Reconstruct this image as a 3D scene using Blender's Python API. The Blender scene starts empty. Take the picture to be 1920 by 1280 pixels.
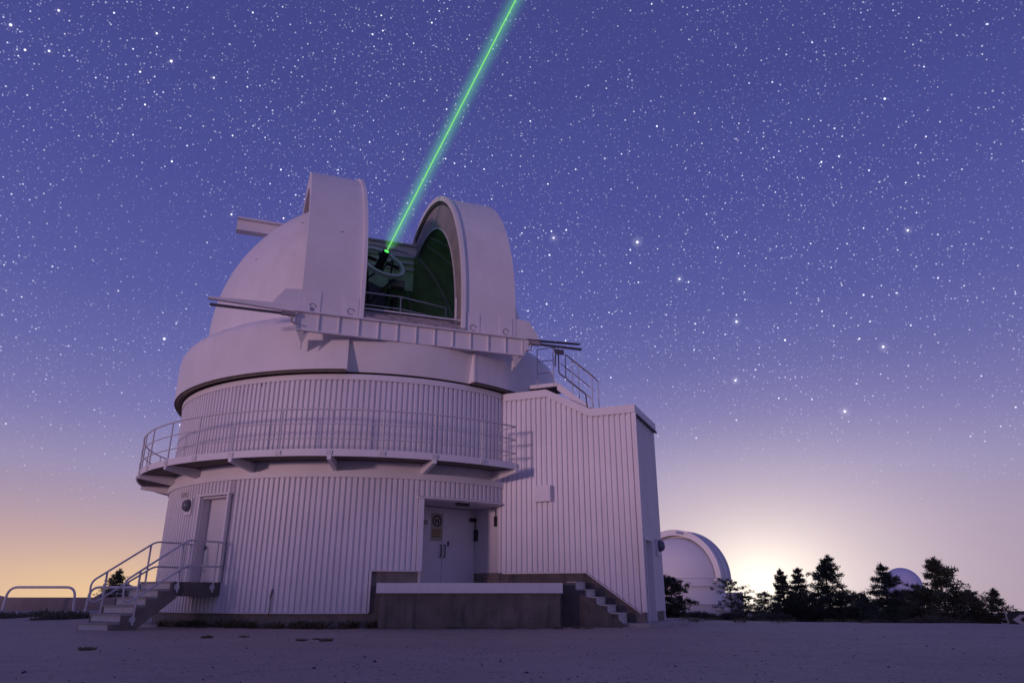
import bpy, bmesh, math, random
import numpy as np
from mathutils import Vector, noise as mnoise

PI = math.pi
S = bpy.context.scene
COL = S.collection

def lin(r, g, b):
    f = lambda c: (c/255/12.92) if c/255 <= .04045 else ((c/255+.055)/1.055)**2.4
    return (f(r), f(g), f(b), 1.0)

# ------------------------------------------------------------------ camera
CAM_H = 0.85
PITCH = math.radians(19.518)
cam_d = bpy.data.cameras.new('camera')
cam_d.sensor_width = 36.0
cam_d.lens = 36.0*1340/1920
cam_d.clip_end = 30000
cam_d.clip_start = 0.1
cam = bpy.data.objects.new('camera', cam_d)
cam.location = (0, 0, CAM_H)
cam.rotation_euler = (PI/2+PITCH, 0, 0)
COL.objects.link(cam)
S.camera = cam

# ------------------------------------------------------------------ view
S.view_settings.view_transform = 'Standard'
S.view_settings.look = 'None'
S.view_settings.exposure = 0
S.view_settings.gamma = 1
S.view_settings.use_curve_mapping = False
S.render.engine = 'CYCLES'
S.cycles.use_denoising = True
S.cycles.max_bounces = 6
S.cycles.sample_clamp_indirect = 4

# ------------------------------------------------------------------ night sky
W = bpy.data.worlds.new('World')
S.world = W
W.use_nodes = True

class NT:
    """small helper for node trees"""
    def __init__(self, tree):
        self.t = tree; self.n = tree.nodes; self.l = tree.links
    def new(self, typ, **kw):
        nd = self.n.new(typ)
        for k, v in kw.items(): setattr(nd, k, v)
        return nd
    def put(self, sock, v):
        if hasattr(v, 'is_output'): self.l.new(v, sock)
        else: sock.default_value = v
    def math(self, op, a, b=0.0, c=None, clamp=False):
        nd = self.new('ShaderNodeMath', operation=op, use_clamp=clamp)
        self.put(nd.inputs[0], a); self.put(nd.inputs[1], b)
        if c is not None: self.put(nd.inputs[2], c)
        return nd.outputs[0]
    def vmath(self, op, a, b=(0, 0, 0), out=0):
        nd = self.new('ShaderNodeVectorMath', operation=op)
        self.put(nd.inputs[0], a); self.put(nd.inputs[1], b)
        return nd.outputs[out]
    def mix(self, f, a, b, blend='MIX'):
        nd = self.new('ShaderNodeMix', data_type='RGBA', blend_type=blend)
        self.put(nd.inputs[0], f); self.put(nd.inputs[6], a); self.put(nd.inputs[7], b)
        return nd.outputs[2]
    def scale(self, col, f):
        nd = self.new('ShaderNodeVectorMath', operation='SCALE')
        self.put(nd.inputs[0], col); self.put(nd.inputs[3], f)
        return nd.outputs[0]
    def smooth(self, v, a, b, lo=0.0, hi=1.0):
        nd = self.new('ShaderNodeMapRange', interpolation_type='SMOOTHSTEP')
        self.put(nd.inputs[0], v)
        for i, x in enumerate((a, b, lo, hi)): nd.inputs[i+1].default_value = x
        return nd.outputs[0]
    def ramp(self, v, stops, interp='LINEAR'):
        nd = self.new('ShaderNodeValToRGB')
        cr = nd.color_ramp; cr.interpolation = interp
        while len(cr.elements) < len(stops): cr.elements.new(0.5)
        for e, (p, c) in zip(cr.elements, stops):
            e.position = p; e.color = c
        self.put(nd.inputs[0], v)
        return nd.outputs[0]
    def noise(self, vec, scale, detail=3, rough=.55, dist=0.0):
        nd = self.new('ShaderNodeTexNoise')
        self.put(nd.inputs['Vector'], vec); nd.inputs['Scale'].default_value = scale
        nd.inputs['Detail'].default_value = detail; nd.inputs['Roughness'].default_value = rough
        nd.inputs['Distortion'].default_value = dist
        return nd.outputs['Fac']

def pixdir(x, y):
    v = 640-y; cp, sp = math.cos(PITCH), math.sin(PITCH)
    d = Vector((x-960, 1340*cp-v*sp, 1340*sp+v*cp)); d.normalize(); return d

GLOW = pixdir(1432, 1098)           # the town / moonrise glow low on the right
WARM_AZ = math.radians(-28)         # last warm light low on the left

def build_world():
    t = NT(W.node_tree); t.n.clear()
    out = t.new('ShaderNodeOutputWorld'); bg = t.new('ShaderNodeBackground')
    t.l.new(bg.outputs[0], out.inputs[0])
    d = t.vmath('NORMALIZE', t.new('ShaderNodeTexCoord').outputs['Generated'])
    sep = t.new('ShaderNodeSeparateXYZ'); t.l.new(d, sep.inputs[0])
    el = t.math('ARCSINE', sep.outputs[2])
    f = t.math('DIVIDE', el, PI/2)
    deg = lambda a: a/90.0
    base = t.ramp(f, [(0.0, lin(154, 136, 158)), (deg(4.8), lin(156, 142, 171)), (deg(8.8), lin(145, 138, 181)),
                      (deg(13), lin(120, 117, 174)), (deg(17), lin(102, 103, 167)), (deg(21.5), lin(89, 92, 160)),
                      (deg(30), lin(77, 80, 150)), (deg(38), lin(70, 74, 141)), (deg(46), lin(67, 70, 135)),
                      (deg(90), lin(56, 59, 122))])
    # azimuth offset from a direction, and its gaussian
    flat = t.vmath('NORMALIZE', t.vmath('MULTIPLY', d, (1, 1, 0)))
    def lobe(az, el0, sa, se, power=1.0):
        c = t.vmath('DOT_PRODUCT', flat, (math.sin(az), math.cos(az), 0), out=1)
        da = t.math('DIVIDE', t.math('ARCCOSINE', t.math('MINIMUM', c, 0.99999)), sa)
        de = t.math('DIVIDE', t.math('SUBTRACT', el, el0), se)
        q = t.math('ADD', t.math('MULTIPLY', da, da), t.math('MULTIPLY', de, de))
        if power != 1.0: q = t.math('POWER', q, power)
        return t.math('EXPONENT', t.math('MULTIPLY', q, -1.0))
    gaz = math.atan2(GLOW.x, GLOW.y); gel = math.asin(GLOW.z)
    col = base
    rose = lobe(math.radians(-62), math.radians(1), 1.05, .102)
    col = t.mix(t.math('MULTIPLY', rose, .80), col, lin(210, 174, 168))
    warm = lobe(WARM_AZ, math.radians(-.3), .24, .056)
    col = t.mix(t.math('MULTIPLY', warm, .92), col, lin(238, 198, 152))
    wide = lobe(gaz, gel, .24, .140, .80)
    col = t.mix(t.math('MULTIPLY', wide, .78), col, lin(228, 206, 218))
    mid = lobe(gaz, gel, .115, .078, .75)
    col = t.mix(t.math('MULTIPLY', mid, .95), col, lin(255, 240, 226))
    core = lobe(gaz, gel, .055, .042, .7)
    col = t.vmath('ADD', col, t.scale((1.0, .88, .70), t.math('MULTIPLY', core, .50)))
    # faint unevenness of the air glow
    nz = t.noise(d, 3.0, 4)
    col = t.scale(col, t.math('ADD', .94, t.math('MULTIPLY', nz, .12)))
    # stars
    fade = t.math('MULTIPLY', t.smooth(el, .03, .34), t.math('SUBTRACT', 1.0, t.math('MINIMUM', t.math('MULTIPLY', wide, 1.3), 1.0)))
    clump = t.smooth(t.noise(d, 4.0, 4), .32, .66, .42, 1.15)
    tot = None
    for sc, rad, amp, seed, keep in ((280, .28, .34, (.3, 7, 1), 0.0), (165, .20, .90, (3, 1, 9), 0.0), (80, .108, 1.9, (5, 2, 8), .0), (36, .058, 2.4, (1, 6, 2), .0)):
        v = t.new('ShaderNodeTexVoronoi', feature='F1')
        t.put(v.inputs['Vector'], t.vmath('ADD', d, seed)); v.inputs['Scale'].default_value = sc
        s = t.smooth(v.outputs['Distance'], rad, rad*.25, 0.0, 1.0)
        sp = t.new('ShaderNodeSeparateColor'); t.l.new(v.outputs['Color'], sp.inputs[0])
        br = t.math('ADD', .15, t.math('MULTIPLY', t.math('POWER', sp.outputs[0], 2.2), 1.0))
        s = t.math('MULTIPLY', t.math('MULTIPLY', s, br), amp)
        if sc > 60: s = t.math('MULTIPLY', s, clump)
        tint = t.mix(sp.outputs[1], (.72, .80, 1, 1), (1, .93, .92, 1))
        s = t.scale(tint, s)
        tot = s if tot is None else t.vmath('ADD', tot, s)
    # the bright stars one can name by place (the ladle on the right among them)
    one = None
    for x, y, r in ((1038, 446, .8), (1195, 454, 1.0), (1274, 523, .75), (1381, 603, .8), (1379, 713, .75), (1584, 771, .8), (1656, 650, .8),
                    (308, 635, 1.1), (321, 115, 1.1), (20, 47, 1.0), (92, 96, .9), (294, 63, .8), (110, 20, .9), (401, 146, .8), (1702, 432, .7), (434, 402, .8)):
        c = t.vmath('DOT_PRODUCT', d, tuple(pixdir(x, y)), out=1)
        ang = t.math('ARCCOSINE', t.math('MINIMUM', c, .9999999))
        r *= 1.2 if x > 1000 else .95
        s = t.math('MULTIPLY', t.smooth(ang, .0019*r, .0008*r), 1.2)
        h = t.math('MULTIPLY', t.smooth(ang, .009*r, 0.0), .10*r if x > 1000 else .02)
        s = t.math('ADD', s, h)
        one = s if one is None else t.math('ADD', one, s)
    stars = t.vmath('ADD', t.scale(tot, fade), t.scale((.95, .93, 1.0), one))
    col = t.vmath('ADD', col, stars)
    t.l.new(col, bg.inputs[0]); bg.inputs[1].default_value = 1.0
build_world()

# ------------------------------------------------------------------ the one low light (a setting moon behind the camera, to the left)
SUN_AZ, SUN_EL = math.radians(219.5), math.radians(1.6)
sd_ = bpy.data.lights.new('moon', 'SUN')
sd_.energy = 0.84
sd_.color = (1.0, .62, .72)
sd_.angle = math.radians(4.5)
sun = bpy.data.objects.new('moon', sd_)
sv = Vector((math.sin(SUN_AZ)*math.cos(SUN_EL), math.cos(SUN_AZ)*math.cos(SUN_EL), math.sin(SUN_EL)))
sun.rotation_euler = sv.to_track_quat('Z', 'Y').to_euler()
sun.location = (-40, -50, 40)
COL.objects.link(sun)

# ------------------------------------------------------------------ materials
def mat(name, color, rough=.6, metal=0.0, var=.0, vscale=6.0, bump=0.0, bscale=60.0, fleck=0.0, streak=None, spec=.4, fleck_col=(.10, .08, .08, 1)):
    m = bpy.data.materials.new(name); m.use_nodes = True
    t = NT(m.node_tree); b = t.n['Principled BSDF']
    b.inputs['Roughness'].default_value = rough; b.inputs['Metallic'].default_value = metal
    b.inputs['Specular IOR Level'].default_value = spec
    co = t.new('ShaderNodeTexCoord').outputs['Object']
    c = (*color, 1.0)
    if var:
        k = t.noise(co, vscale, 5, .6)
        lo = tuple(x*(1-var) for x in color)+(1,); hi = tuple(min(1, x*(1+var)) for x in color)+(1,)
        c = t.ramp(k, [(.3, lo), (.7, hi)])
    if streak:
        mp = t.new('ShaderNodeMapping'); t.l.new(co, mp.inputs[0]); mp.inputs['Scale'].default_value = (streak[0], streak[0], streak[1])
        k = t.smooth(t.noise(mp.outputs[0], 1.0, 5, .65), .45, .75, 0, streak[2])
        c = t.mix(k, c, streak[3])
    if fleck:
        vo = t.new('ShaderNodeTexVoronoi', feature='F1'); vo.inputs['Scale'].default_value = 1.25
        nn = t.new('ShaderNodeTexNoise'); nn.inputs['Scale'].default_value = 11.0; nn.inputs['Detail'].default_value = 2; t.put(nn.inputs['Vector'], co)
        t.put(vo.inputs['Vector'], t.vmath('ADD', co, t.scale(nn.outputs['Color'], .09)))
        sp = t.new('ShaderNodeSeparateColor'); t.l.new(vo.outputs['Color'], sp.inputs[0])
        rad = t.math('MULTIPLY', t.math('POWER', sp.outputs[1], 3.0), .11)
        k = t.math('MULTIPLY', t.math('LESS_THAN', vo.outputs['Distance'], rad), t.math('LESS_THAN', sp.outputs[0], fleck))
        c = t.mix(t.math('MULTIPLY', k, .8), c, fleck_col)
    t.put(b.inputs['Base Color'], c)
    if bump:
        bp = t.new('ShaderNodeBump'); bp.inputs['Strength'].default_value = bump; bp.inputs['Distance'].default_value = .02
        t.l.new(t.noise(co, bscale, 4, .6), bp.inputs['Height']); t.l.new(bp.outputs[0], b.inputs['Normal'])
    return m

def emis(name, color, strength):
    m = bpy.data.materials.new(name); m.use_nodes = True
    t = NT(m.node_tree); t.n.clear()
    o = t.new('ShaderNodeOutputMaterial'); e = t.new('ShaderNodeEmission')
    e.inputs[0].default_value = (*color, 1); e.inputs[1].default_value = strength
    t.l.new(e.outputs[0], o.inputs[0]); return m

def vol_emis(name, color, strength):
    m = bpy.data.materials.new(name); m.use_nodes = True
    t = NT(m.node_tree); t.n.clear()
    o = t.new('ShaderNodeOutputMaterial'); e = t.new('ShaderNodeEmission')
    e.inputs[0].default_value = (*color, 1); e.inputs[1].default_value = strength
    t.l.new(e.outputs[0], o.inputs['Volume']); return m

M = dict(
    dome=mat('white_dome_paint', (.79, .745, .765), .5, var=.055, vscale=.7, bump=.05, bscale=3, fleck=.6, streak=(2.2, .25, .16, (.50, .44, .44, 1))),
    clad=mat('white_cladding_paint', (.77, .73, .77), .45, var=.05, vscale=.8, streak=(6, .22, .22, (.46, .41, .42, 1)), fleck=.25),
    trim=mat('white_trim_paint', (.78, .735, .76), .5, var=.04, vscale=2, fleck=.2),
    rail=mat('painted_steel_rail', (.62, .60, .62), .45, var=.08, vscale=5),
    dark_rail=mat('dark_steel', (.10, .09, .11), .5),
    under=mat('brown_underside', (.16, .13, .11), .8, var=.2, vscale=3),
    seal=mat('rubber_seal', (.05, .045, .05), .8),
    jamb=mat('grey_brown_jamb', (.30, .27, .26), .6, var=.15, vscale=2),
    inner=mat('laser_tinted_dome_lining', (.48, .68, .40), .85, var=.2, vscale=1.5),  # the laser's green spill is put into this base colour
    rib=mat('inner_rib', (.72, .74, .72), .6),
    sill=mat('weathered_sill', (.34, .29, .31), .7, var=.4, vscale=4),
    door=mat('grey_door_paint', (.66, .62, .67), .5, var=.03, vscale=2, bump=.03, bscale=8),
    pinkdoor=mat('white_door_paint', (.70, .67, .69), .5, var=.02),
    lining=mat('recess_lining', (.66, .61, .64), .6, var=.04, vscale=2),
    conc=mat('stained_concrete', (.15, .127, .118), .9, var=.28, vscale=2.2, bump=.35, bscale=14, streak=(4, .4, .85, (.05, .058, .052, 1))),
    conc2=mat('plinth_concrete', (.21, .175, .16), .9, var=.25, vscale=3, bump=.3, bscale=18, streak=(6, .8, .3, (.32, .28, .27, 1))),
    pad=mat('pale_concrete', (.42, .38, .36), .9, var=.15, vscale=3, bump=.2, bscale=25),
    ledge=mat('white_ledge_paint', (.66, .64, .70), .6, var=.06, vscale=4, fleck=.9),
    riser=mat('pale_step_paint', (.64, .61, .58), .7, var=.10, vscale=5, streak=(5, 1, .2, (.3, .27, .25, 1))),
    black=mat('black_plastic', (.02, .02, .025), .5),
    lens=mat('lamp_glass', (.16, .15, .20), .25),
    yellow=mat('yellow_print', (.33, .27, .10), .6),
    telering=mat('pale_telescope_ring', (.66, .72, .72), .5),
    teledark=mat('dark_telescope_steel', (.05, .055, .055), .6),
    trunk=mat('pine_bark', (.07, .05, .045), .9, var=.3, vscale=8),
    chev=mat('pale_chevron', (.42, .40, .42), .5),
    farwhite=mat('white_far_dome', (.80, .78, .78), .5, var=.02),
    farband=mat('grey_far_wall', (.58, .55, .58), .6),
    radome=mat('blue_white_radome', (.50, .52, .74), .5),
    wallg=mat('grey_far_parapet', (.22, .19, .20), .9, var=.15, vscale=1),
    hill=mat('far_hill', (.38, .34, .38), 1.0, var=.15, vscale=.01),
    stone=mat('dark_stone', (.06, .05, .055), .9),
)
def foliage(name, a, b):
    m = bpy.data.materials.new(name); m.use_nodes = True
    t = NT(m.node_tree); p = t.n['Principled BSDF']
    g = t.new('ShaderNodeNewGeometry')
    c = t.mix(g.outputs['Random Per Island'], (*a, 1), (*b, 1))
    t.put(p.inputs['Base Color'], c); p.inputs['Roughness'].default_value = .75
    p.inputs['Specular IOR Level'].default_value = .2
    tr = t.new('ShaderNodeBsdfTranslucent'); t.put(tr.inputs[0], t.scale(c, 1.5)); mx = t.new('ShaderNodeMixShader'); mx.inputs[0].default_value = .58
    t.l.new(p.outputs[0], mx.inputs[1]); t.l.new(tr.outputs[0], mx.inputs[2]); t.l.new(mx.outputs[0], t.n['Material Output'].inputs[0])
    return m
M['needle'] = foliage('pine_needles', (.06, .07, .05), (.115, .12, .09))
M['needle_haze_pale'] = foliage('haze_pale_needles', (.09, .095, .07), (.15, .14, .105))  # paler tone puts the glow's haze into the needle colour; left scrub reuses it
M['grass'] = foliage('dry_grass', (.07, .075, .045), (.22, .19, .12))
M['scrub'] = foliage('scrub_leaves', (.075, .07, .055), (.15, .13, .10))

def ground_mat():
    m = bpy.data.materials.new('dusty_gravel'); m.use_nodes = True
    t = NT(m.node_tree); p = t.n['Principled BSDF']
    co = t.new('ShaderNodeTexCoord').outputs['Object']
    big = t.noise(co, .16, 5, .6)
    c = t.ramp(big, [(.30, (.45, .345, .285, 1)), (.70, (.60, .465, .38, 1))])
    med = t.noise(co, 1.7, 6, .7)
    c = t.mix(t.smooth(med, .42, .80, 0, .40), c, (.24, .20, .185, 1))
    fine = t.noise(co, 22, 5, .75)
    c = t.mix(t.smooth(fine, .46, .66, 0, .60), c, (.15, .125, .115, 1))
    peb = t.new('ShaderNodeTexVoronoi', feature='F1'); t.put(peb.inputs['Vector'], co); peb.inputs['Scale'].default_value = 9
    sp = t.new('ShaderNodeSeparateColor'); t.l.new(peb.outputs['Color'], sp.inputs[0])
    k = t.math('MULTIPLY', t.smooth(peb.outputs['Distance'], .34, .22), t.smooth(sp.outputs[0], .70, .80))
    c = t.mix(t.math('MULTIPLY', k, .6), c, (.085, .07, .075, 1))
    t.put(p.inputs['Base Color'], c); p.inputs['Roughness'].default_value = .62; p.inputs['Specular IOR Level'].default_value = .30
    h = t.math('ADD', t.math('MULTIPLY', fine, .6), t.math('ADD', t.math('MULTIPLY', med, .5), t.math('MULTIPLY', k, .4)))
    bp = t.new('ShaderNodeBump'); bp.inputs['Strength'].default_value = .6; bp.inputs['Distance'].default_value = .05
    t.l.new(h, bp.inputs['Height']); t.l.new(bp.outputs[0], p.inputs['Normal'])
    return m
M['ground'] = ground_mat()

# ------------------------------------------------------------------ mesh helpers
ORIGIN = {}
class MB:
    def __init__(self): self.v = []; self.f = []
    def add(self, vs, fs):
        o = len(self.v); self.v += [tuple(p) for p in vs]; self.f += [tuple(i+o for i in f) for f in fs]; return self
    def hexa(self, p):      # 8 points: bottom 4 ccw, top 4 ccw
        return self.add(p, [(3, 2, 1, 0), (4, 5, 6, 7), (0, 1, 5, 4), (1, 2, 6, 5), (2, 3, 7, 6), (3, 0, 4, 7)])
    def box(self, c, ax, ay, az, sx, sy, sz):
        c, ax, ay, az = Vector(c), Vector(ax)*sx/2, Vector(ay)*sy/2, Vector(az)*sz/2
        return self.hexa([c-ax-ay-az, c+ax-ay-az, c+ax+ay-az, c-ax+ay-az, c-ax-ay+az, c+ax-ay+az, c+ax+ay+az, c-ax+ay+az])
    def abox(self, x0, x1, y0, y1, z0, z1):
        return self.hexa([(x0, y0, z0), (x1, y0, z0), (x1, y1, z0), (x0, y1, z0), (x0, y0, z1), (x1, y0, z1), (x1, y1, z1), (x0, y1, z1)])
    def prism(self, poly, vec):     # polygon (list of 3d points) extruded by vec
        n = len(poly); vec = Vector(vec); a = [Vector(p) for p in poly]
        return self.add(a+[p+vec for p in a], [tuple(range(n))[::-1], tuple(range(n, 2*n))]+[(i, (i+1) % n, (i+1) % n+n, i+n) for i in range(n)])
    def tube(self, pts, r, seg=8, r2=None, cap=True):
        pts = [Vector(p) for p in pts]; n = len(pts); vs = []; fs = []
        up = None
        for i, p in enumerate(pts):
            d = (pts[min(i+1, n-1)]-pts[max(i-1, 0)])
            if d.length < 1e-9: d = Vector((0, 0, 1))
            d.normalize()
            if up is None: up = Vector((0, 0, 1)) if abs(d.z) < .9 else Vector((1, 0, 0))
            x = d.cross(up)
            if x.length < 1e-6: x = d.orthogonal()
            x.normalize(); y = x.cross(d); y.normalize(); up = y
            rr = r if r2 is None else r+(r2-r)*i/(n-1)
            for k in range(seg):
                a = 2*PI*k/seg; vs.append(p+x*math.cos(a)*rr+y*math.sin(a)*rr)
        for i in range(n-1):
            for k in range(seg):
                a, b = i*seg+k, i*seg+(k+1) % seg
                fs.append((a, b, b+seg, a+seg))
        if cap: fs += [tuple(range(seg))[::-1], tuple(range((n-1)*seg, n*seg))]
        return self.add(vs, fs)
    def sweep(self, secs, closed_sec=True, cap=True):   # list of equal-length point rings
        m = len(secs[0]); vs = [p for s in secs for p in s]; fs = []
        for i in range(len(secs)-1):
            for k in range(m if closed_sec else m-1):
                a, b = i*m+k, i*m+(k+1) % m
                fs.append((a, b, b+m, a+m))
        if cap and closed_sec: fs += [tuple(range(m))[::-1], tuple(range((len(secs)-1)*m, len(secs)*m))]
        return self.add(vs, fs)
    def sphere(self, c, r, nu=16, nv=8, v0=-PI/2, sq=(1, 1, 1)):
        c = Vector(c); vs = []; fs = []
        for j in range(nv+1):
            t = v0+(PI/2-v0)*j/nv
            for i in range(nu):
                a = 2*PI*i/nu; vs.append(c+Vector((math.cos(t)*math.cos(a)*r*sq[0], math.cos(t)*math.sin(a)*r*sq[1], math.sin(t)*r*sq[2])))
        for j in range(nv):
            for i in range(nu):
                a, b = j*nu+i, j*nu+(i+1) % nu; fs.append((a, b, b+nu, a+nu))
        return self.add(vs, fs)
    def build(self, name, m, parent=None, smooth=None, origin=None, recalc=False):
        me = bpy.data.meshes.new(name)
        if parent is not None: origin = ORIGIN[parent]
        o3 = Vector(origin) if origin is not None else Vector((0, 0, 0))
        me.from_pydata([Vector(p)-o3 for p in self.v], [], self.f)
        me.materials.append(m if not isinstance(m, str) else M[m])
        me.update()
        if recalc:
            bm = bmesh.new(); bm.from_mesh(me); bmesh.ops.recalc_face_normals(bm, faces=bm.faces); bm.to_mesh(me); bm.free()
        if smooth is not None:
            me.shade_smooth()
            if smooth < 180: me.set_sharp_from_angle(angle=math.radians(smooth))
        ob = bpy.data.objects.new(name, me); COL.objects.link(ob)
        if parent is not None: ob.parent = parent; 
        else: ob.location = o3
        ORIGIN[ob] = o3
        return ob

def tag(o, label=None, cat=None, group=None, kind=None):
    if label: o['label'] = label
    if cat: o['category'] = cat
    if group: o['group'] = group
    if kind: o['kind'] = kind
    return o

def thing(name, loc, label, cat, group=None):
    o = bpy.data.objects.new(name, None); COL.objects.link(o); o.location = loc; o.empty_display_size = .2
    ORIGIN[o] = Vector(loc); return tag(o, label, cat, group)

# ------------------------------------------------------------------ place: tower axis and frames
CX, CY = -5.569, 28.256
def P(ang, r, z):           # tower polar: ang in degrees from the -Y direction towards +X
    a = math.radians(ang); return Vector((CX+r*math.sin(a), CY-r*math.cos(a), z))
def Nrm(ang): a = math.radians(ang); return Vector((math.sin(a), -math.cos(a), 0))
def Tan(ang): a = math.radians(ang); return Vector((math.cos(a), math.sin(a), 0))
Z3 = Vector((0, 0, 1))
DA = 20.0                    # the way the dome slit faces
DN, DU = Nrm(DA), Tan(DA)
ZC = 10.0                    # height of the dome centre
def Dp(t, n, z): return Vector((CX, CY, 0))+DU*t+DN*n+Z3*z
AA = math.radians(67.06)
A0 = Vector((3.80, 21.78, 0)); A1 = Vector((-math.sin(AA), math.cos(AA), 0)); AN = Vector((-math.cos(AA), -math.sin(AA), 0))
def Ap(s, off, z): return A0+A1*s+AN*off+Z3*z      # annex: s to the left from the corner, off towards the viewer
def ang_range(a0, a1, step):
    n = max(1, int(round(abs(a1-a0)/step))); return [a0+(a1-a0)*i/n for i in range(n+1)]

def ring(mb, prof, a0, a1, step=2.0, closed=True, off=Vector((0, 0, 0))):
    """lathe a profile (list of (r,z)) about the tower axis"""
    secs = [[P(a, r, z)+off for r, z in prof] for a in ang_range(a0, a1, step)]
    full = abs(a1-a0) > 359.9
    mb.sweep(secs, closed_sec=closed, cap=closed and not full); return mb

# ------------------------------------------------------------------ ground
def sm(x, a, b):
    x = min(1, max(0, (x-a)/(b-a))); return x*x*(3-2*x)
def ground_z(x, y):
    r = math.hypot(x, y); az = math.degrees(math.atan2(x, y))
    k = .0
    if az > 0: k = .027*sm(az, 7, 11)+.043*sm(az, 13, 18)-.02*sm(az, 25, 32)
    r0 = 27.0
    if az < -12 or az > 100: r0 = 52.0; k = .06
    elif az <= 7: k = .03; r0 = 45
    drop = 0.0
    if r > r0:
        e = r-r0; drop = k*e*e/(e+6.0)
    drop = min(drop, 160.0)
    z = -drop
    if y < 0:            # a bank behind the viewer that keeps the low light off the foot of the tower
        e = abs(az+140)
        z += 4.3*math.exp(-((r-62)/11)**2)*(1-sm(e, 45, 62))*(1+.10*mnoise.noise(Vector((x*.05, y*.05, 9))))
    near = max(0.0, 1-r/60)
    z += near*(.035*mnoise.noise(Vector((x*.35, y*.35, 0)))+.018*mnoise.noise(Vector((x*1.3, y*1.3, 3.1))))
    return z

def build_ground():
    rs = [0.0]; r = 1.2
    while r < 9000:
        rs.append(r); r += max(.35, r*.022) if r < 60 else r*.07
    naz = []
    a = -180.0
    while a < 180: naz.append(a); a += .75 if -45 < a < 45 else 3.0
    mb = MB(); n = len(naz)
    vs = [(0, 0, ground_z(0, .01))]; fs = []
    for r in rs[1:]:
        for a in naz:
            x, y = r*math.sin(math.radians(a)), r*math.cos(math.radians(a)); vs.append((x, y, ground_z(x, y)))
    for k in range(n): fs.append((0, 1+(k+1) % n, 1+k))
    for i in range(len(rs)-2):
        for k in range(n):
            p, q = 1+i*n+k, 1+i*n+(k+1) % n; fs.append((p, q, q+n, p+n))
    mb.add(vs, fs)
    tag(mb.build('ground', 'ground', smooth=180), 'dusty gravel ground sloping away from the observatory', kind='structure')
build_ground()

def hill(x0, x1, top, Y, seed):
    rnd = random.Random(seed); n = 48; vs = []; fs = []
    for j, (dy, hf) in enumerate(((-300, 0), (-120, .6), (0, 1), (250, .5), (500, 0))):
        for i in range(n+1):
            f = i/n; X = (x0+(x1-x0)*f-960)/1424*Y
            h = math.sin(PI*f)**.9*(1+.35*mnoise.noise(Vector((f*5, seed, j*.3))))
            vs.append((X, Y+dy, -160+(160+top)*h*hf))
    for j in range(4):
        for i in range(n):
            a = j*(n+1)+i; fs.append((a, a+1, a+n+2, a+n+1))
    tag(MB().add(vs, fs).build('hill', 'hill', smooth=180), 'low far hill on the horizon left of the entry stairs', kind='structure')
hill(60, 420, 6, 2600, 3)
hill(-300, 220, 1, 3600, 8)

# ------------------------------------------------------------------ observatory tower
tower = thing('observatory_tower', (CX, CY, 0), 'round white corrugated observatory tower with a railed gallery under the open dome', 'tower')
RT = 7.05
PER = 360.0/264
def cladding(name, a0, a1, z0, z1, depth=.056, r=RT, parent=tower):
    """trapezoid-ribbed sheet bent round the tower"""
    mb = MB(); k0 = math.ceil(a0/PER-1e-6); pts = [(a0, r-depth)]
    k = math.floor(a0/PER)
    while k*PER < a1:
        b = k*PER
        for f, rr in ((.0, r-depth), (.27, r-depth), (.39, r), (.88, r)):
            a = b+f*PER
            if a0 < a < a1: pts.append((a, rr))
        k += 1
    pts.append((a1, r-depth))
    vs = []; fs = []
    for a, rr in pts: vs += [P(a, rr, z0), P(a, rr, z1)]
    for i in range(len(pts)-1): fs.append((2*i, 2*i+2, 2*i+3, 2*i+1))
    # bottom lip
    o = len(vs)
    for a, rr in pts: vs += [P(a, rr, z0), P(a, r-depth-.05, z0)]
    for i in range(len(pts)-1): fs.append((o+2*i, o+2*i+1, o+2*i+3, o+2*i+2))
    return mb.add(vs, fs).build(name, 'clad', parent)

LDA = (-34.6, -24.6)          # left door opening
BDA = (24.4, 48.6)            # loading door opening
core = MB()
RC = RT-.08
for a0, a1, z0, z1 in ((48.6, 325.4, -.4, 7.3), (-24.6, 24.4, -.4, 7.3), (LDA[0], LDA[1], 3.68, 7.3), (LDA[0], LDA[1], -.4, 1.2), (BDA[0], BDA[1], 3.6, 7.3), (BDA[0], BDA[1], -.4, 1.15)):
    ring(core, [(RC-.15, z0), (RC, z0), (RC, z1), (RC-.15, z1)], a0, a1)
RC_ = RC; core.build('inner_wall', 'trim', tower, smooth=30)
cladding('cladding', -170, LDA[0]-.9, .39, 4.13)
cladding('cladding', LDA[0]-.9, LDA[1]+.9, 3.74, 4.13)
cladding('cladding', LDA[0]-.9, LDA[1]+.9, .39, 1.19)
cladding('cladding', LDA[1]+.9, 12.6, .39, 4.13)
cladding('cladding', 12.6, BDA[0]-1.0, 1.52, 4.13)
cladding('cladding', BDA[0]-1.0, 50.5, 3.66, 4.13)
cladding('cladding', -170, 60, 4.9, 7.14)
pl = MB(); ring(pl, [(RC-.3, -.5), (RC+.005, -.5), (RC+.005, .42), (RC-.3, .42)], -170, 12.4)
ring(pl, [(RC-.3, -.5), (RC+.01, -.5), (RC+.01, 1.5), (RC-.3, 1.5)], 12.4, BDA[0]); pl.build('plinth', 'conc2', tower, smooth=30)
b = MB(); ring(b, [(RC, 4.13), (RT+.05, 4.13), (RT+.05, 4.33), (RC, 4.33)], -170, 52); b.build('cornice', 'trim', tower, smooth=30)
b = MB(); ring(b, [(RC, 4.33), (RT-.02, 4.33), (RT-.02, 4.62), (RC, 4.62)], -170, 52); b.build('wall_band', 'trim', tower, smooth=30)
b = MB(); ring(b, [(RC, 7.12), (RT+.03, 7.12), (RT+.03, 7.30), (RC, 7.30)], -180, 180); b.build('fascia', 'trim', tower, smooth=30)
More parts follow.
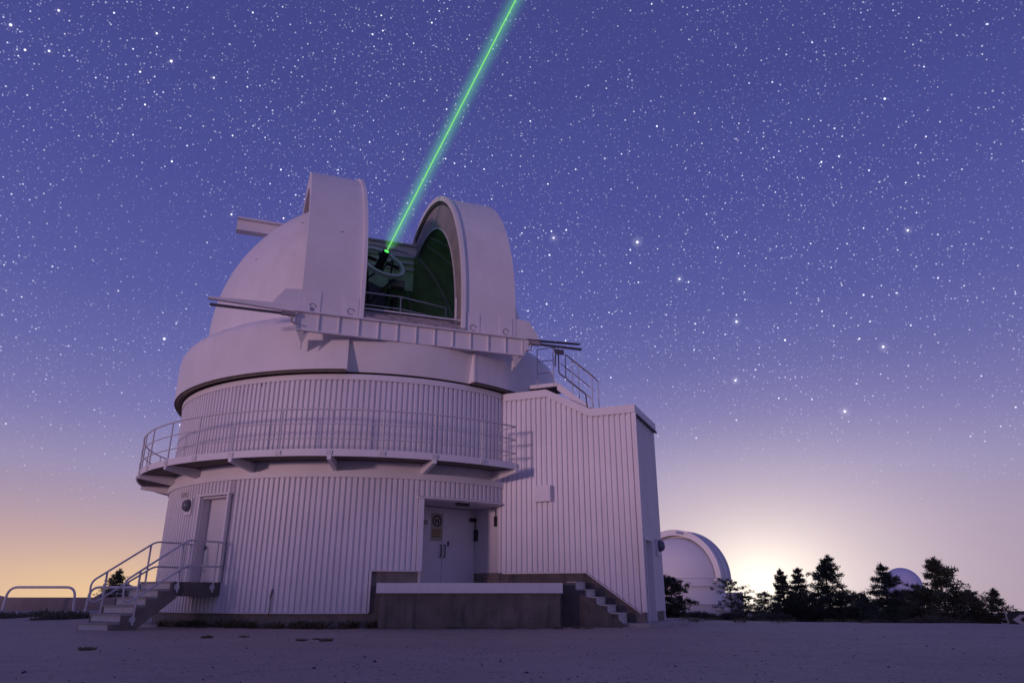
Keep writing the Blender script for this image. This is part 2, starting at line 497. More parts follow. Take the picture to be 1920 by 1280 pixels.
b = MB(); ring(b, [(RC, 4.70), (RT+.02, 4.70), (RT+.02, 4.9), (RC, 4.9)], -170, 60); b.build('skirting', 'trim', tower, smooth=30)
# drip edges under the sheets
b = MB(); ring(b, [(RC, .36), (RT+.03, .36), (RT+.03, .385), (RC, .385)], -170, 12.6); ring(b, [(RC, 1.49), (RT+.03, 1.49), (RT+.03, 1.515), (RC, 1.515)], 12.6, BDA[0])
b.build('drip_edge', 'trim', tower, smooth=30)
b = MB(); b.box(P(12.6, RT, .96), Tan(12.6), Nrm(12.6), Z3, .06, .09, 1.14); b.build('corner_trim', 'trim', tower)

# left door in its recess
LM = Nrm(-29.6); LT = Tan(-29.6)
def Lp(t, n, z): return P(-29.6, 0, 0)+LT*t+LM*n+Z3*z     # door frame: n is the distance from the tower axis
hw = RT*math.sin(math.radians(5.0)); yd = RT*math.cos(math.radians(5.0))
rd = .27
dr = MB(); dr.box(Lp(0, yd-rd-.04, 2.42), LT, LM, Z3, 2*hw-.1, .06, 2.44)
door = dr.build('door', 'pinkdoor', tower)
b = MB(); b.box(Lp(-hw+.15, yd-rd+.03, 2.2), LT, LM, Z3, .10, .03, .02); b.box(Lp(-hw+.11, yd-rd+.005, 2.2), LT, LM, Z3, .03, .03, .12); b.build('handle', 'dark_rail', door)
b = MB()
for s in (-1, 1): b.box(Lp(s*(hw-.02), yd-rd/2-.02, 2.42), LT, LM, Z3, .05, rd+.06, 2.48)
b.box(Lp(0, yd-rd/2-.02, 3.665), LT, LM, Z3, 2*hw+.01, rd+.06, .05)
b.build('recess_lining', 'lining', tower)
b = MB()
for s in (-1, 1): b.box(Lp(s*(hw+.03), yd+.045, 2.46), LT, LM, Z3, .085, .10, 2.52)
b.box(Lp(0, yd+.05, 3.73), LT, LM, Z3, 2*hw+.24, .16, .05)
b.build('door_frame', 'trim', tower)
# small vent beside it
b = MB()
b.box(P(-43.4, RT+.02, 3.86), Tan(-43.4), Nrm(-43.4), Z3, .46, .05, .15)
v = b.build('vent', 'trim', tower)
for i in range(4):
    b = MB(); b.box(P(-43.4, RT+.05, 3.81+i*.033), Tan(-43.4), Nrm(-43.4), Z3, .40, .02, .014); b.build('slat', 'dark_rail', v)

# loading doors, deep in their recess
BPH = 40.0
BM = Nrm(BPH); BT = Tan(BPH)
BE = Vector((-1.25, 24.72, 0)); LW = 1.31          # right-hand end of the doors; leaf width
def Bp(t, n, z): return BE+BT*t+BM*n+Z3*z           # t negative to the left, n out of the recess
BZ0, BZ1 = 1.19, 3.36
for i, (t0, t1) in enumerate(((-2*LW, -LW-.008), (-LW+.008, -.01))):
    d_ = MB(); d_.box(Bp((t0+t1)/2, -.03, (BZ0+BZ1)/2), BT, BM, Z3, t1-t0, .06, BZ1-BZ0)
    leaf = d_.build('door_leaf', 'door', tower)
    ht = t1-.07 if i == 0 else t0+.07
    h = MB(); h.tube([Bp(ht, .0, 1.98), Bp(ht, .07, 2.0), Bp(ht, .07, 2.36), Bp(ht, .0, 2.38)], .018, 6); h.build('handle', 'black', leaf)
    if i == 1:
        h = MB(); h.box(Bp(t0+.22, .015, 2.42), BT, BM, Z3, .05, .03, .14); h.build('lock', 'black', leaf)
        h = MB()
        h.box(Bp(t1-.10, .05, 3.22), BT, BM, Z3, .24, .1, .12); h.tube([Bp(t1-.04, .06, 3.2), Bp(t1+.0, .10, 2.75)], .015, 6); h.build('door_closer', 'black', leaf)
    else:
        h = MB(); h.box(Bp(-LW-.72, .015, 3.04), BT, BM, Z3, .24, .02, .15); h.build('number_plate', 'jamb', leaf)
        h = MB(); h.box(Bp(-LW-.92, .015, 2.86), BT, BM, Z3, .42, .02, .09); h.build('paper_notice', 'chev', leaf)
lin_ = MB()
lin_.box(Bp(-LW, -.03, 3.45), BT, BM, Z3, 2*LW+.1, .06, .18)
lin_.build('door_head', 'lining', tower)
J = P(48.4, RT-.02, 0)
def wallq(mb, a, b_, z0, z1, th=.06):
    a, b_ = Vector((a.x, a.y, 0)), Vector((b_.x, b_.y, 0)); d = (b_-a).normalized(); n = Vector((-d.y, d.x, 0))
    mb.hexa([a+Z3*z0, b_+Z3*z0, b_+n*th+Z3*z0, a+n*th+Z3*z0, a+Z3*z1, b_+Z3*z1, b_+n*th+Z3*z1, a+n*th+Z3*z1])
b = MB(); wallq(b, Bp(.0, 0, 0), J, 1.52, 3.56); b.build('recess_wall', 'lining', tower)
b = MB(); wallq(b, Bp(-.01, 0, 0)-BT*.0, J-BT*.02, 1.0, 1.52, .08); b.build('recess_plinth', 'conc2', tower)
b = MB(); JL = P(BDA[0], RT-.03, 0); wallq(b, JL, Bp(-2*LW, 0, 0), 1.15, 3.56); b.build('recess_wall', 'lining', tower)
cpts = [P(a, RT-.02, 0) for a in ang_range(BDA[0], 48.4, 2)]
b = MB(); b.prism([p+Z3*3.56 for p in cpts]+[Bp(.05, -.05, 3.56), Bp(-2*LW-.05, -.05, 3.56)], (0, 0, .06)); b.build('recess_ceiling', 'lining', tower)
b = MB(); ring(b, [(RT-.06, 3.60), (RT+.10, 3.585), (RT+.10, 3.63), (RT-.06, 3.66)], BDA[0]-1.6, 48.9); b.build('lintel_trim', 'trim', tower, smooth=30)
b = MB(); b.box(P(BDA[0]-.55, RT+.01, 2.55), Tan(BDA[0]), Nrm(BDA[0]), Z3, .16, .07, 2.08); b.build('jamb_trim', 'clad', tower)
b = MB(); b.box(P(36.5, RT-.30, 3.52), Tan(36), Nrm(36), Z3, .42, .16, .08); b.build('ceiling_light', 'black', tower)
b = MB(); rp = Bp(0, 0, 0).lerp(Vector((J.x, J.y, 0)), .07); b.box(rp-BT*.03+Z3*2.72, BM, BT, Z3, .16, .06, .36); b.build('switch_box', 'black', tower)
b = MB(); rp = Bp(0, 0, 0).lerp(Vector((J.x, J.y, 0)), .80)-BT*.03
b.tube([rp+Z3*3.5, rp-BT*.02+Z3*3.46, rp-BT*.02+Z3*3.25], .014, 6); b.box(rp-BT*.02+Z3*3.10, BM, BT, Z3, .08, .07, .32); b.build('hanging_sensor', 'black', tower)

# gallery
GA0, GA1 = -150.0, 44.8
RG = 8.14
g = MB(); ring(g, [(RT-.05, 4.63), (RG-.03, 4.60), (RG-.03, 4.67), (RT-.05, 4.70)], GA0, GA1)
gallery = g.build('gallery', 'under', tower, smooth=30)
b = MB(); ring(b, [(RG-.03, 4.56), (RG, 4.56), (RG, 4.76), (RG-.03, 4.76)], GA0, GA1); b.build('kick_plate', 'trim', gallery, smooth=30)
for h, rr in ((5.92, .024), (5.50, .017), (5.07, .017)):
    b = MB(); b.tube([P(a, RG-.03, h) for a in ang_range(GA0, GA1, 2.0)], rr, 7); b.build('rail', 'rail', gallery, smooth=60)
pa = [-149, -138, -127, -116.5, -106, -96, -86, -75.8, -65.5, -55.2, -48, -38, -28, -18.2, -7.6, 2.8, 13.2, 24.0, 35.1, 44.6]
for i, a in enumerate(pa):
    b = MB(); b.tube([P(a, RG-.03, 4.62), P(a, RG-.03, 5.92)], .024, 7); b.box(P(a, RG+.015, 4.66), Tan(a), Nrm(a), Z3, .16, .03, .13); b.build('post', 'rail', gallery, smooth=60)
    if i % 2 == 1 or a > 44:
        b = MB(); am = a
        b.hexa([P(am-.45, RT-.1, 4.28), P(am-.4, RG+.02, 4.46), P(am+.4, RG+.02, 4.46), P(am+.45, RT-.1, 4.28), P(am-.45, RT-.1, 4.598), P(am-.4, RG+.02, 4.598), P(am+.4, RG+.02, 4.598), P(am+.45, RT-.1, 4.598)])
        b.build('bracket', 'trim', gallery)
for h in (5.92, 5.50, 5.07):
    b = MB(); b.tube([P(GA1-.2, RG-.03, h), P(GA1-.2, RT+.25, h)], .02, 7); b.build('rail', 'rail', gallery, smooth=60)
b = MB(); b.tube([P(GA1-.2, RT+.28, 4.65), P(GA1-.2, RT+.28, 5.92)], .02, 7); b.build('post', 'rail', gallery, smooth=60)

# a dry stalk growing up against the sheets
ds_ = thing('dry_stalk', tuple(P(-9.8, RT+.03, .36)), 'thin dark dry stalk climbing the corrugated wall right of the entry landing', 'plant')
mb = MB(); mb.tube([P(-9.8, RT+.03, .30), P(-9.7, RT+.035, .62), P(-9.85, RT+.03, .80), P(-9.55, RT+.03, 1.02)], .013, 5); mb.build('stem', 'trunk', ds_)
mb = MB(); mb.tube([P(-9.8, RT+.03, .74), P(-9.35, RT+.03, .95), P(-9.2, RT+.03, 1.0)], .008, 5); mb.build('twig', 'trunk', ds_)

# ------------------------------------------------------------------ dome
dome = thing('observatory_dome', (CX, CY, 7.38), 'big white dome with its two arched shutters slid open, on top of the corrugated tower', 'dome')
RD = 6.30; HO = 1.70
TC = -0.25; ZS = 10.2            # centre of the shell
def dome_shell(mb, R, flip=False, hole=True, back=-1.75, nb=28, na=72):
    """sphere laid out about the shutter axis so the slit has straight edges"""
    b0, b1 = math.asin((-HO-TC)/R), math.asin((HO-TC)/R); q = PI/2-1e-3
    betas = [-q+(b0+q)*i/nb for i in range(nb)]+[b0+(b1-b0)*i/6 for i in range(6)]+[b1+(q-b1)*i/nb for i in range(nb+1)]
    a_end = math.acos(back/(R*math.cos((b1-b0)/2)))
    alist = [0+a_end*i/50 for i in range(51)]+[a_end+(PI-a_end)*i/22 for i in range(1, 23)]
    vs = []; fs = []; m = len(alist)
    for be in betas:
        for a in alist:
            vs.append(Dp(TC+R*math.sin(be), R*math.cos(be)*math.cos(a), ZS+R*math.cos(be)*math.sin(a)))
    for i in range(len(betas)-1):
        mid = (betas[i]+betas[i+1])/2
        for j in range(m-1):
            if hole and b0 < mid < b1 and (alist[j]+alist[j+1])/2 < a_end: continue
            f = (i*m+j, (i+1)*m+j, (i+1)*m+j+1, i*m+j+1)
            fs.append(f[::-1] if flip else f)
    mb.add(vs, fs)
mb = MB(); dome_shell(mb, RD)
shell = mb.build('dome_shell', 'dome', dome, smooth=50)
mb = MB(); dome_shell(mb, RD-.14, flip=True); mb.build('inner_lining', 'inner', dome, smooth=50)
# lower drum of the dome, left open below the slit
ha = math.degrees(math.asin(HO/RD))
mb = MB(); ring(mb, [(RD-.14, 9.2), (RD, 9.2), (RD, ZS), (RD-.14, ZS)], DA+ha+2.4, DA+360-ha+2.0, off=DU*TC)
mb.build('dome_base', 'dome', dome, smooth=30)
# skirt: full outside the recessed front bay
RS0, RS1 = 7.36, 7.30
SK = 16.3
prof = [(RS0, 7.38), (RS0, 8.70), (RS0-.03, 8.90), (RS0-.10, 9.06), (RS0-.24, 9.20), (RS0-.50, 9.36), (5.85, 9.78)]
mb = MB(); ring(mb, prof+[(5.7, 9.78), (5.7, 9.2), (RS0-.10, 8.5), (RS0-.10, 7.38)], DA+SK, DA+360-SK)
mb.build('skirt', 'dome', dome, smooth=35)
mb = MB(); ring(mb, [(RS1-.26, 7.38), (RS1, 8.42), (RS1, 8.95), (RS1-.25, 9.12), (RS1-.25, 8.9), (RS1-.1, 8.6), (RS1-.36, 7.38)], DA-SK, DA+SK)
mb.build('front_bay', 'dome', dome, smooth=35)
for s in (-1, 1):        # lit and shaded return faces of the bay
    a = DA+s*SK
    mb = MB(); mb.hexa([P(a-.3, RS1-.3, 7.37), P(a-.3, RS0+.012, 7.37), P(a+.3, RS0+.012, 7.37), P(a+.3, RS1-.3, 7.37), P(a-.3, RS1-.3, 9.0), P(a-.3, RS0+.012, 9.0), P(a+.3, RS0+.012, 9.0), P(a+.3, RS1-.3, 9.0)])
    mb.build('edge_strip', 'trim', dome)
mb = MB(); ring(mb, [(RT-.2, 7.40), (RS0-.02, 7.375), (RS0-.02, 7.36), (RT-.2, 7.385)], DA+SK, DA+360-SK)
ring(mb, [(RT-.2, 7.40), (RS1-.24, 7.372), (RS1-.24, 7.36), (RT-.2, 7.385)], DA-SK, DA+SK)
ring(mb, [(RS0-.12, 7.30), (RS0-.06, 7.30), (RS0-.06, 7.37), (RS0-.12, 7.37)], DA+SK, DA+360-SK)
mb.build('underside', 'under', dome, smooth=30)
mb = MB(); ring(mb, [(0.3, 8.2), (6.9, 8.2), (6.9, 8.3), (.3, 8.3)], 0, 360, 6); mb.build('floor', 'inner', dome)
# slit jambs (arched frames) and the light inner seal
def arch(mb, r0, r1, t0, t1, zb, a1, zc=ZC, n=44, fr=Dp):
    secs = []
    for z in (zb,):
        secs.append([fr(t0, r0, z), fr(t0, r1, z), fr(t1, r1, z), fr(t1, r0, z)])
    for i in range(n+1):
        a = a1*i/n; c, s = math.cos(a), math.sin(a)
        secs.append([fr(t0, r0*c, zc+r0*s), fr(t0, r1*c, zc+r1*s), fr(t1, r1*c, zc+r1*s), fr(t1, r0*c, zc+r0*s)])
    mb.sweep(secs)
for s in (-1, 1):
    ta, tb = sorted((s*HO, s*(HO+.16)))
    mb = MB(); arch(mb, 5.84, 6.78, ta, tb, 9.1, math.radians(103)); mb.build('slit_frame', 'jamb', dome, smooth=40)
    ta, tb = sorted((s*(HO-.05), s*(HO+.04)))
    mb = MB(); arch(mb, 6.78, 6.85, ta, tb, 9.1, math.radians(103)); mb.build('seal', 'seal', dome, smooth=40)
    ta, tb = sorted((s*(HO-.03), s*(HO+.02)))
    mb = MB(); arch(mb, 5.77, 5.83, ta, tb, 9.1, math.radians(103)); mb.build('cable_duct', 'rail', dome, smooth=40)
# ribs inside the lining
for aa in (-52, -20, 20, 52, 78, 100, 125, 150, 180, 210, 235, 260):
    mb = MB(); pts = []
    for i in range(25):
        e = math.radians(2+84*i/24); q = Nrm(DA+aa)*(6.08*math.cos(e))
        p = Vector((CX, CY, ZS+6.08*math.sin(e)))+q+DU*TC
        t = (p-Vector((CX, CY, 0))).dot(DU); n_ = (p-Vector((CX, CY, 0))).dot(DN)
        if abs(t) < HO+.15 and n_ > -1.9: break
        pts.append(p)
    if len(pts) > 3: mb.tube(pts, .075, 6); mb.build('inner_rib', 'rib', dome, smooth=60)

def shutter(parent, sgn, t_in, t_out, R, zb, zc=ZC, a1=math.radians(109), fr=Dp, main='dome', detail=True):
    lo, hi = sorted((sgn*t_in, sgn*t_out))
    mb = MB(); arch(mb, R-.10, R, lo, hi, zb, a1, zc, 48, fr); sh = mb.build('shutter', main, parent, smooth=40)
    e0, e1 = sorted((sgn*(t_in-.06), sgn*(t_in+.06)))
    mb = MB(); arch(mb, R-.12, R+.08, e0, e1, zb+.02, a1-.01, zc, 48, fr); mb.build('flange', main, sh, smooth=40)
    e0, e1 = sorted((sgn*(t_in+.08), sgn*(t_in+.13)))
    mb = MB(); arch(mb, R-.26, R-.11, e0, e1, zb+.03, a1-.02, zc, 48, fr); mb.build('web', 'jamb' if detail else main, sh, smooth=40)
    e0, e1 = sorted((sgn*(t_out-.05), sgn*(t_out-.004)))
    mb = MB(); arch(mb, R-.60, R-.105, e0, e1, zb+.03, a1-.02, zc, 48, fr); mb.build('cheek', main, sh, smooth=40)
    return sh
RSH = 7.08
for sgn in (-1, 1):
    ti = 1.72 if sgn < 0 else 1.64
    RSH = 7.10 if sgn < 0 else 7.03
    sh = shutter(dome, sgn, ti, ti+1.86, RSH, 9.0)
    to = ti+1.86
    for tc in (ti+.34, to-.36):         # access hatches low on each shutter
        mb = MB(); mb.box(Dp(sgn*tc, RSH+.012, 9.42), DU, DN, Z3, .46, .02, .68); mb.build('hatch', 'trim', sh)
        mb = MB(); mb.tube([Dp(sgn*tc+.10*math.cos(k*PI/7), RSH+.028, 9.24+.10*math.sin(k*PI/7)) for k in range(13)], .010, 5); mb.build('lifting_ring', 'under', sh)
    mb = MB()
    mb.prism([Dp(sgn*(to+.005), RSH-.06, 9.02), Dp(sgn*(to+.95), RSH-.06, 9.02), Dp(sgn*(to+.80), RSH-.06, 9.30), Dp(sgn*(to+.50), RSH-.06, 9.74), Dp(sgn*(to+.005), RSH-.06, 9.80)], DN*.04)
    mb.build('gusset_plate', 'dome', sh)
    for tc in (ti+.22, to-.5):
        mb = MB(); mb.box(Dp(sgn*tc, RSH-.02, 8.97), DU, DN, Z3, .26, .2, .10); mb.build('wheel_box', 'trim', sh)
# front rail beam
fr_ = MB(); fr_.box(Dp(.0, 7.305, 8.64), DU, DN, Z3, 7.3, .03, .56)
beam = fr_.build('front_beam', 'trim', dome)
mb = MB(); mb.box(Dp(0, 7.33, 8.945), DU, DN, Z3, 7.5, .22, .04); mb.build('top_flange', 'trim', beam)
for s in (-1, 1):
    mb = MB(); mb.box(Dp(s*2.45, 7.36, 8.345), DU, DN, Z3, 2.4, .12, .03); mb.build('bottom_flange', 'trim', beam)
    mb = MB(); mb.prism([Dp(s*3.63, 7.35, 8.325), Dp(s*3.28, 7.35, 8.325), Dp(s*3.45, 7.1, 7.99)], DN*-.03)
    mb.prism([Dp(s*3.45, 7.42, 8.325), Dp(s*3.45, 6.75, 8.325), Dp(s*3.45, 6.75, 7.95)], DU*.03); mb.build('bracket', 'trim', beam)
    mb = MB(); mb.prism([Dp(s*3.655, 7.33, 8.36), Dp(s*3.655, 7.33, 8.92), Dp(s*4.0, 7.33, 8.92)], DN*.04); mb.build('end_plate', 'trim', beam)
for k in range(13):
    t = -3.62+k*7.24/12
    mb = MB(); mb.box(Dp(t, 7.345, 8.64), DU, DN, Z3, .025, .055, .545); mb.build('stiffener', 'trim', beam)
# long rails the shutters ride on, reaching past the dome on both sides
for t0, t1 in ((-6.2, -3.3), (3.4, 5.85)):
    s = -1 if t0 < 0 else 1
    tip, inn = (t0, t1) if s < 0 else (t1, t0)
    mb = MB(); mb.hexa([Dp(tip, 7.05, 9.08), Dp(inn, 7.05, 8.97), Dp(inn, 7.2, 8.97), Dp(tip, 7.2, 9.08), Dp(tip, 7.05, 9.13), Dp(inn, 7.05, 9.24 if s < 0 else 9.02), Dp(inn, 7.2, 9.24 if s < 0 else 9.02), Dp(tip, 7.2, 9.13 if s < 0 else 9.105)])
    if s > 0:
        mb2 = MB(); mb2.tube([Dp(4.75, 7.42, 8.74), Dp(4.8, 7.40, 8.55), Dp(4.78, 7.38, 8.1)], .028, 6); mb2.box(Dp(4.95, 7.40, 8.62), DU, DN, Z3, .30, .08, .16); mb2.build('cable_chain', 'dark_rail', dome)
    mb.build('shutter_rail', 'trim' if s < 0 else 'dark_rail', dome)
    mb = MB(); mb.tube([Dp(tip*.985, 7.42, 8.80), Dp(inn+s*.55, 7.42, 8.80)], .045, 6); mb.build('drive_bar', 'dark_rail', dome)
    mb = MB(); mb.box(Dp(inn+s*.62, 7.42, 8.82), DU, DN, Z3, .40, .14, .13); mb.tube([Dp(inn+s*.5, 7.45, 8.75), Dp(inn+s*.5, 7.45, 8.55), Dp(inn+s*.3, 7.45, 8.50)], .025, 5); mb.build('drive_motor', 'sill', dome)
# rear rail: an I beam across the top, behind the zenith
mb = MB()
mb.box(Dp(0, -1.95, 16.20), DU, DN, Z3, 12.5, .06, .5); mb.box(Dp(0, -1.95, 16.49), DU, DN, Z3, 12.5, .42, .06); mb.box(Dp(0, -1.95, 15.92), DU, DN, Z3, 12.5, .42, .06)
mb.build('rear_beam', 'dome', dome)
mb = MB()
for k in range(3): mb.box(Dp(.0, -1.72, 15.8-k*.32), DU, DN, Z3, 3.3, .08, .08)
mb.build('rear_track', 'rib', dome)
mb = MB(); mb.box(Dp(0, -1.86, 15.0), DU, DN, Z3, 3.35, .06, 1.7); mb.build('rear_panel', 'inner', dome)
# the weathered sill below the slit
for k, (n0, n1, z0, z1, m_) in enumerate(((6.0, 6.70, 8.9, 9.50, 'sill'), (6.68, 6.95, 8.9, 9.33, 'sill'), (6.9, 7.14, 8.9, 9.15, 'sill'))):
    mb = MB(); c = Dp(0, (n0+n1)/2, (z0+z1)/2); mb.box(c, DU, DN, Z3, 2*HO-.04+.02*k, n1-n0-.005, z1-z0); mb.build('sill', m_, dome)
mb = MB(); mb.box(Dp(-.1, 6.72, 9.56), DU, DN, Z3, 2*HO-.3, .10, .05); mb.build('sill_rail', 'rail', dome)
mb = MB(); mb.box(Dp(1.35, 6.98, 9.46), DU, DN, Z3, 1.0, .08, .05); mb.build('catch_bar', 'rail', dome)
mb = MB(); mb.tube([Dp(1.5, 6.62, 9.4), Dp(1.5, 6.62, 10.4)], .05, 7); mb.build('drive_shaft', 'rail', dome)

# ------------------------------------------------------------------ walkway rail inside the dome
ir = thing('inner_guard_rail', Dp(0, 5.1, 9.5), 'grey guard rail seen through the open slit below the telescope', 'railing')
pts = [Dp(-3.2, 5.2, 0), Dp(-.15, 5.2, 0), Dp(1.62, 4.75, 0)]
for h in (10.78, 10.32):
    mb = MB(); mb.tube([p+Z3*h for p in (pts[0], pts[1])], .026, 7); mb.tube([p+Z3*h for p in (pts[1], pts[2])], .026, 7); mb.build('rail', 'rail', ir, smooth=60)
for p in pts+[Dp(-1.7, 5.2, 0)]:
    mb = MB(); mb.tube([p+Z3*9.55, p+Z3*10.78], .026, 7); mb.build('post', 'rail', ir, smooth=60)
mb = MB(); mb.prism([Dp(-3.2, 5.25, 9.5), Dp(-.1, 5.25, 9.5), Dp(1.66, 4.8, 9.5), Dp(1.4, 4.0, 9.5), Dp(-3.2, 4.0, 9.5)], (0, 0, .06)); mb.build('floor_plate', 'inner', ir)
for p in (pts[0], pts[2]):
    mb = MB(); mb.tube([p-DN*.4+Z3*8.3, p-DN*.4+Z3*9.5], .06, 6); mb.build('leg', 'teledark', ir)

# ------------------------------------------------------------------ telescope and its green laser
BO = Vector((-5.23, 27.0, 14.50))            # where the beam leaves the instrument
BDIR = (pixdir(967, 0)*(19.9/pixdir(967, 0).y)+Vector((0, 0, CAM_H))-BO).normalized()
tele = thing('telescope', Dp(0, .3, 8.3), 'reflecting telescope with a pale top ring tilted up inside the open dome', 'telescope')
x1 = BDIR.cross(Vector((0, 1, 0))).normalized(); x2 = BDIR.cross(x1).normalized()
RCEN = BO-BDIR*.62
mb = MB(); secs = []
for i in range(49):
    a = 2*PI*i/48; d = x1*math.cos(a)+x2*math.sin(a)
    secs.append([RCEN+d*.92-BDIR*.10, RCEN+d*1.08-BDIR*.10, RCEN+d*1.08+BDIR*.05, RCEN+d*.92+BDIR*.05])
mb.sweep(secs, cap=False); mb.build('top_ring', 'telering', tele, smooth=40)
mb = MB(); mb.tube([BO-BDIR*.95, BO-BDIR*.08], .17, 16); hub = mb.build('secondary_hub', 'teledark', tele, smooth=40)
for i in range(4):
    a = PI/4+PI/2*i; d = x1*math.cos(a)+x2*math.sin(a)
    mb = MB(); mb.box(RCEN+d*.52, d, BDIR, d.cross(BDIR), .62, .14, .02); mb.build('spider_vane', 'teledark', tele)
CCEN = RCEN-BDIR*2.1
mb = MB(); mb.tube([CCEN-BDIR*.55, CCEN+BDIR*.5], 1.05, 24); mb.build('tube_cell', 'teledark', tele, smooth=40)
for i in range(8):
    a0 = 2*PI*(i//2)/4+PI/4; a1 = a0+(PI/4 if i % 2 else -PI/4)
    mb = MB(); mb.tube([RCEN+(x1*math.cos(a1)+x2*math.sin(a1))*.93-BDIR*.06, CCEN+BDIR*.5+(x1*math.cos(a0)+x2*math.sin(a0))*.95], .04, 6); mb.build('truss_tube', 'teledark', tele, smooth=60)
mb = MB(); base = Dp(0, -.2, 8.3)
mb.box(base+Z3*.9, DU, DN, Z3, 1.5, 1.5, 1.8); pier = mb.build('pier', 'teledark', tele)
for s in (-1, 1):
    mb = MB(); c = CCEN+DU*s*1.3
    mb.prism([Vector((c.x, c.y, 10.0))-DN*.5, Vector((c.x, c.y, 10.0))+DN*.5, c+DN*.3+Z3*.3, c-DN*.3+Z3*.3], DU*.2*s); mb.build('fork_arm', 'telering' if s > 9 else 'teledark', tele)
mb = MB(); mb.box(Dp(0, -.2, 10.05), DU, DN, Z3, 3.2, 1.3, .3); mb.build('fork_base', 'teledark', tele)
mb = MB(); mb.box(CCEN+DU*1.15+BDIR*.75-DN*-.6, DU, DN, Z3, .55, .5, .3); mb.build('finder_box', 'jamb', tele)

mb = MB(); mb.tube([BO-BDIR*.10, BO-BDIR*.07], .10, 16); mb.build('added_green_emitter', emis('added_emitter_glow', (.08, 1.0, .14), 1.6), tele, smooth=40)  # added green emitter at the beam's foot, brightens the dome interior
laser = thing('laser_beam', tuple(BO), 'bright green laser beam shooting up from the telescope into the starry sky', 'laser beam')
LEN = 46.0
mb = MB(); mb.tube([BO-BDIR*.08, BO+BDIR*LEN], .021, 10); mb.build('core', emis('laser_green', (.32, 1.0, .24), .74), laser, smooth=60)
for k, (r, s, st) in enumerate(((.06, .60, .06), (.13, .38, .1), (.21, .25, .2), (.30, .15, .35), (.41, .08, .5))):
    mb = MB(); mb.tube([BO+BDIR*st*.12, BO+BDIR*st, BO+BDIR*(LEN-.02*k)], r, 20); n0 = 20
    for q in range(n0): mb.v[q] = tuple(Vector(mb.v[q]).lerp(BO+BDIR*st*.12, .8))
    mb.build('glow', vol_emis('laser_haze', (.09, .62, .10), s), laser, smooth=60, recalc=True)

# ------------------------------------------------------------------ annex (stair tower)
annex = thing('stair_annex', tuple(Ap(2, -1.4, 0)), 'angular white corrugated stair annex with a stepped roofline on the right of the tower', 'building')
def lerp_poly(poly, s):
    for (s0, z0), (s1, z1) in zip(poly, poly[1:]):
        if s0 <= s <= s1: return z0+(z1-z0)*(s-s0)/(s1-s0) if s1 > s0 else z1
    return poly[-1][1]
TOP = [(-.05, 6.24), (1.41, 6.24), (2.89, 7.03), (4.7, 7.03)]
BOT = [(-.05, .39), (.12, .39), (1.73, 1.52), (4.7, 1.52)]
def ribbed(mb, at, s0, s1, top, bot, per=.262, depth=.058, breaks=()):
    ss = []; k = 0
    s = s0
    while s < s1:
        for f, o in ((0, -depth), (.28, -depth), (.40, 0), (.88, 0)):
            q = s+f*per
            if q < s1: ss.append((q, o))
        s += per
    ss.append((s1, -depth))
    for bk in breaks:
        for i in range(len(ss)-1):
            if ss[i][0] < bk < ss[i+1][0]:
                f = (bk-ss[i][0])/(ss[i+1][0]-ss[i][0]); ss.insert(i+1, (bk, ss[i][1]+f*(ss[i+1][1]-ss[i][1]))); break
    vs = []; fs = []
    for q, o in ss: vs += [at(q, o, lerp_poly(bot, q)), at(q, o, lerp_poly(top, q))]
    for i in range(len(ss)-1): fs.append((2*i+2, 2*i, 2*i+1, 2*i+3))
    mb.add(vs, fs); return mb
AD = 2.92     # depth of the annex
def As(q, o, z): return A0-AN*q-A1*o+Z3*z     # side wall: q runs back from the corner, o outwards
mb = MB(); ribbed(mb, Ap, .05, 4.55, TOP, BOT, per=.176, breaks=(1.41, 2.89, .12, 1.73)); mb.build('cladding', 'clad', annex)
DQ0, DQ1, DZ = .40, 1.34, 2.43
mb = MB()
flat6 = [(-1, 6.24), (9, 6.24)]; flatb = [(-1, .39), (9, .39)]
ribbed(mb, As, .03, DQ0-.05, flat6, flatb, per=.15, depth=.04); ribbed(mb, As, DQ0-.05, DQ1+.05, flat6, [(-1, DZ+.05), (9, DZ+.05)], per=.15, depth=.04); ribbed(mb, As, DQ1+.05, AD, flat6, flatb, per=.15, depth=.04)
mb.build('cladding', 'clad', annex)
mb = MB()         # body behind the sheets
mb.prism([Ap(.06, -.06, .39), Ap(1.73, -.06, 1.50), Ap(4.6, -.06, 1.50), Ap(4.6, -.06, 7.0), Ap(2.89, -.06, 7.0), Ap(1.41, -.06, 6.2), Ap(.06, -.06, 6.2)], AN*-.1)
mb.prism([As(DQ1+.02, -.05, .0), As(AD, -.05, .0), As(AD, -.05, 6.2), As(DQ1+.02, -.05, 6.2)], A1*.1)
mb.prism([As(.06, -.05, .0), As(DQ0-.02, -.05, .0), As(DQ0-.02, -.05, 6.2), As(.06, -.05, 6.2)], A1*.1)
mb.prism([As(DQ0-.02, -.05, DZ), As(DQ1+.02, -.05, DZ), As(DQ1+.02, -.05, 6.2), As(DQ0-.02, -.05, 6.2)], A1*.1)
mb.prism([As(AD-.05, -.01, .0), Ap(4.4, -AD+.05, .0), Ap(4.4, -AD+.05, 6.9), As(AD-.05, -.01, 6.2)], AN*.1)
mb.build('inner_wall', 'trim', annex)
mb = MB(); mb.prism([Ap(-.02, -.02, 6.3), Ap(1.40, -.02, 6.3), Ap(2.88, -.02, 7.1), Ap(4.5, -.02, 7.1), Ap(4.5, -.02, 7.0), Ap(2.88, -.02, 7.0), Ap(1.40, -.02, 6.2), Ap(-.02, -.02, 6.2)], AN*-(AD-.04)); mb.build('roof', 'farband', annex)
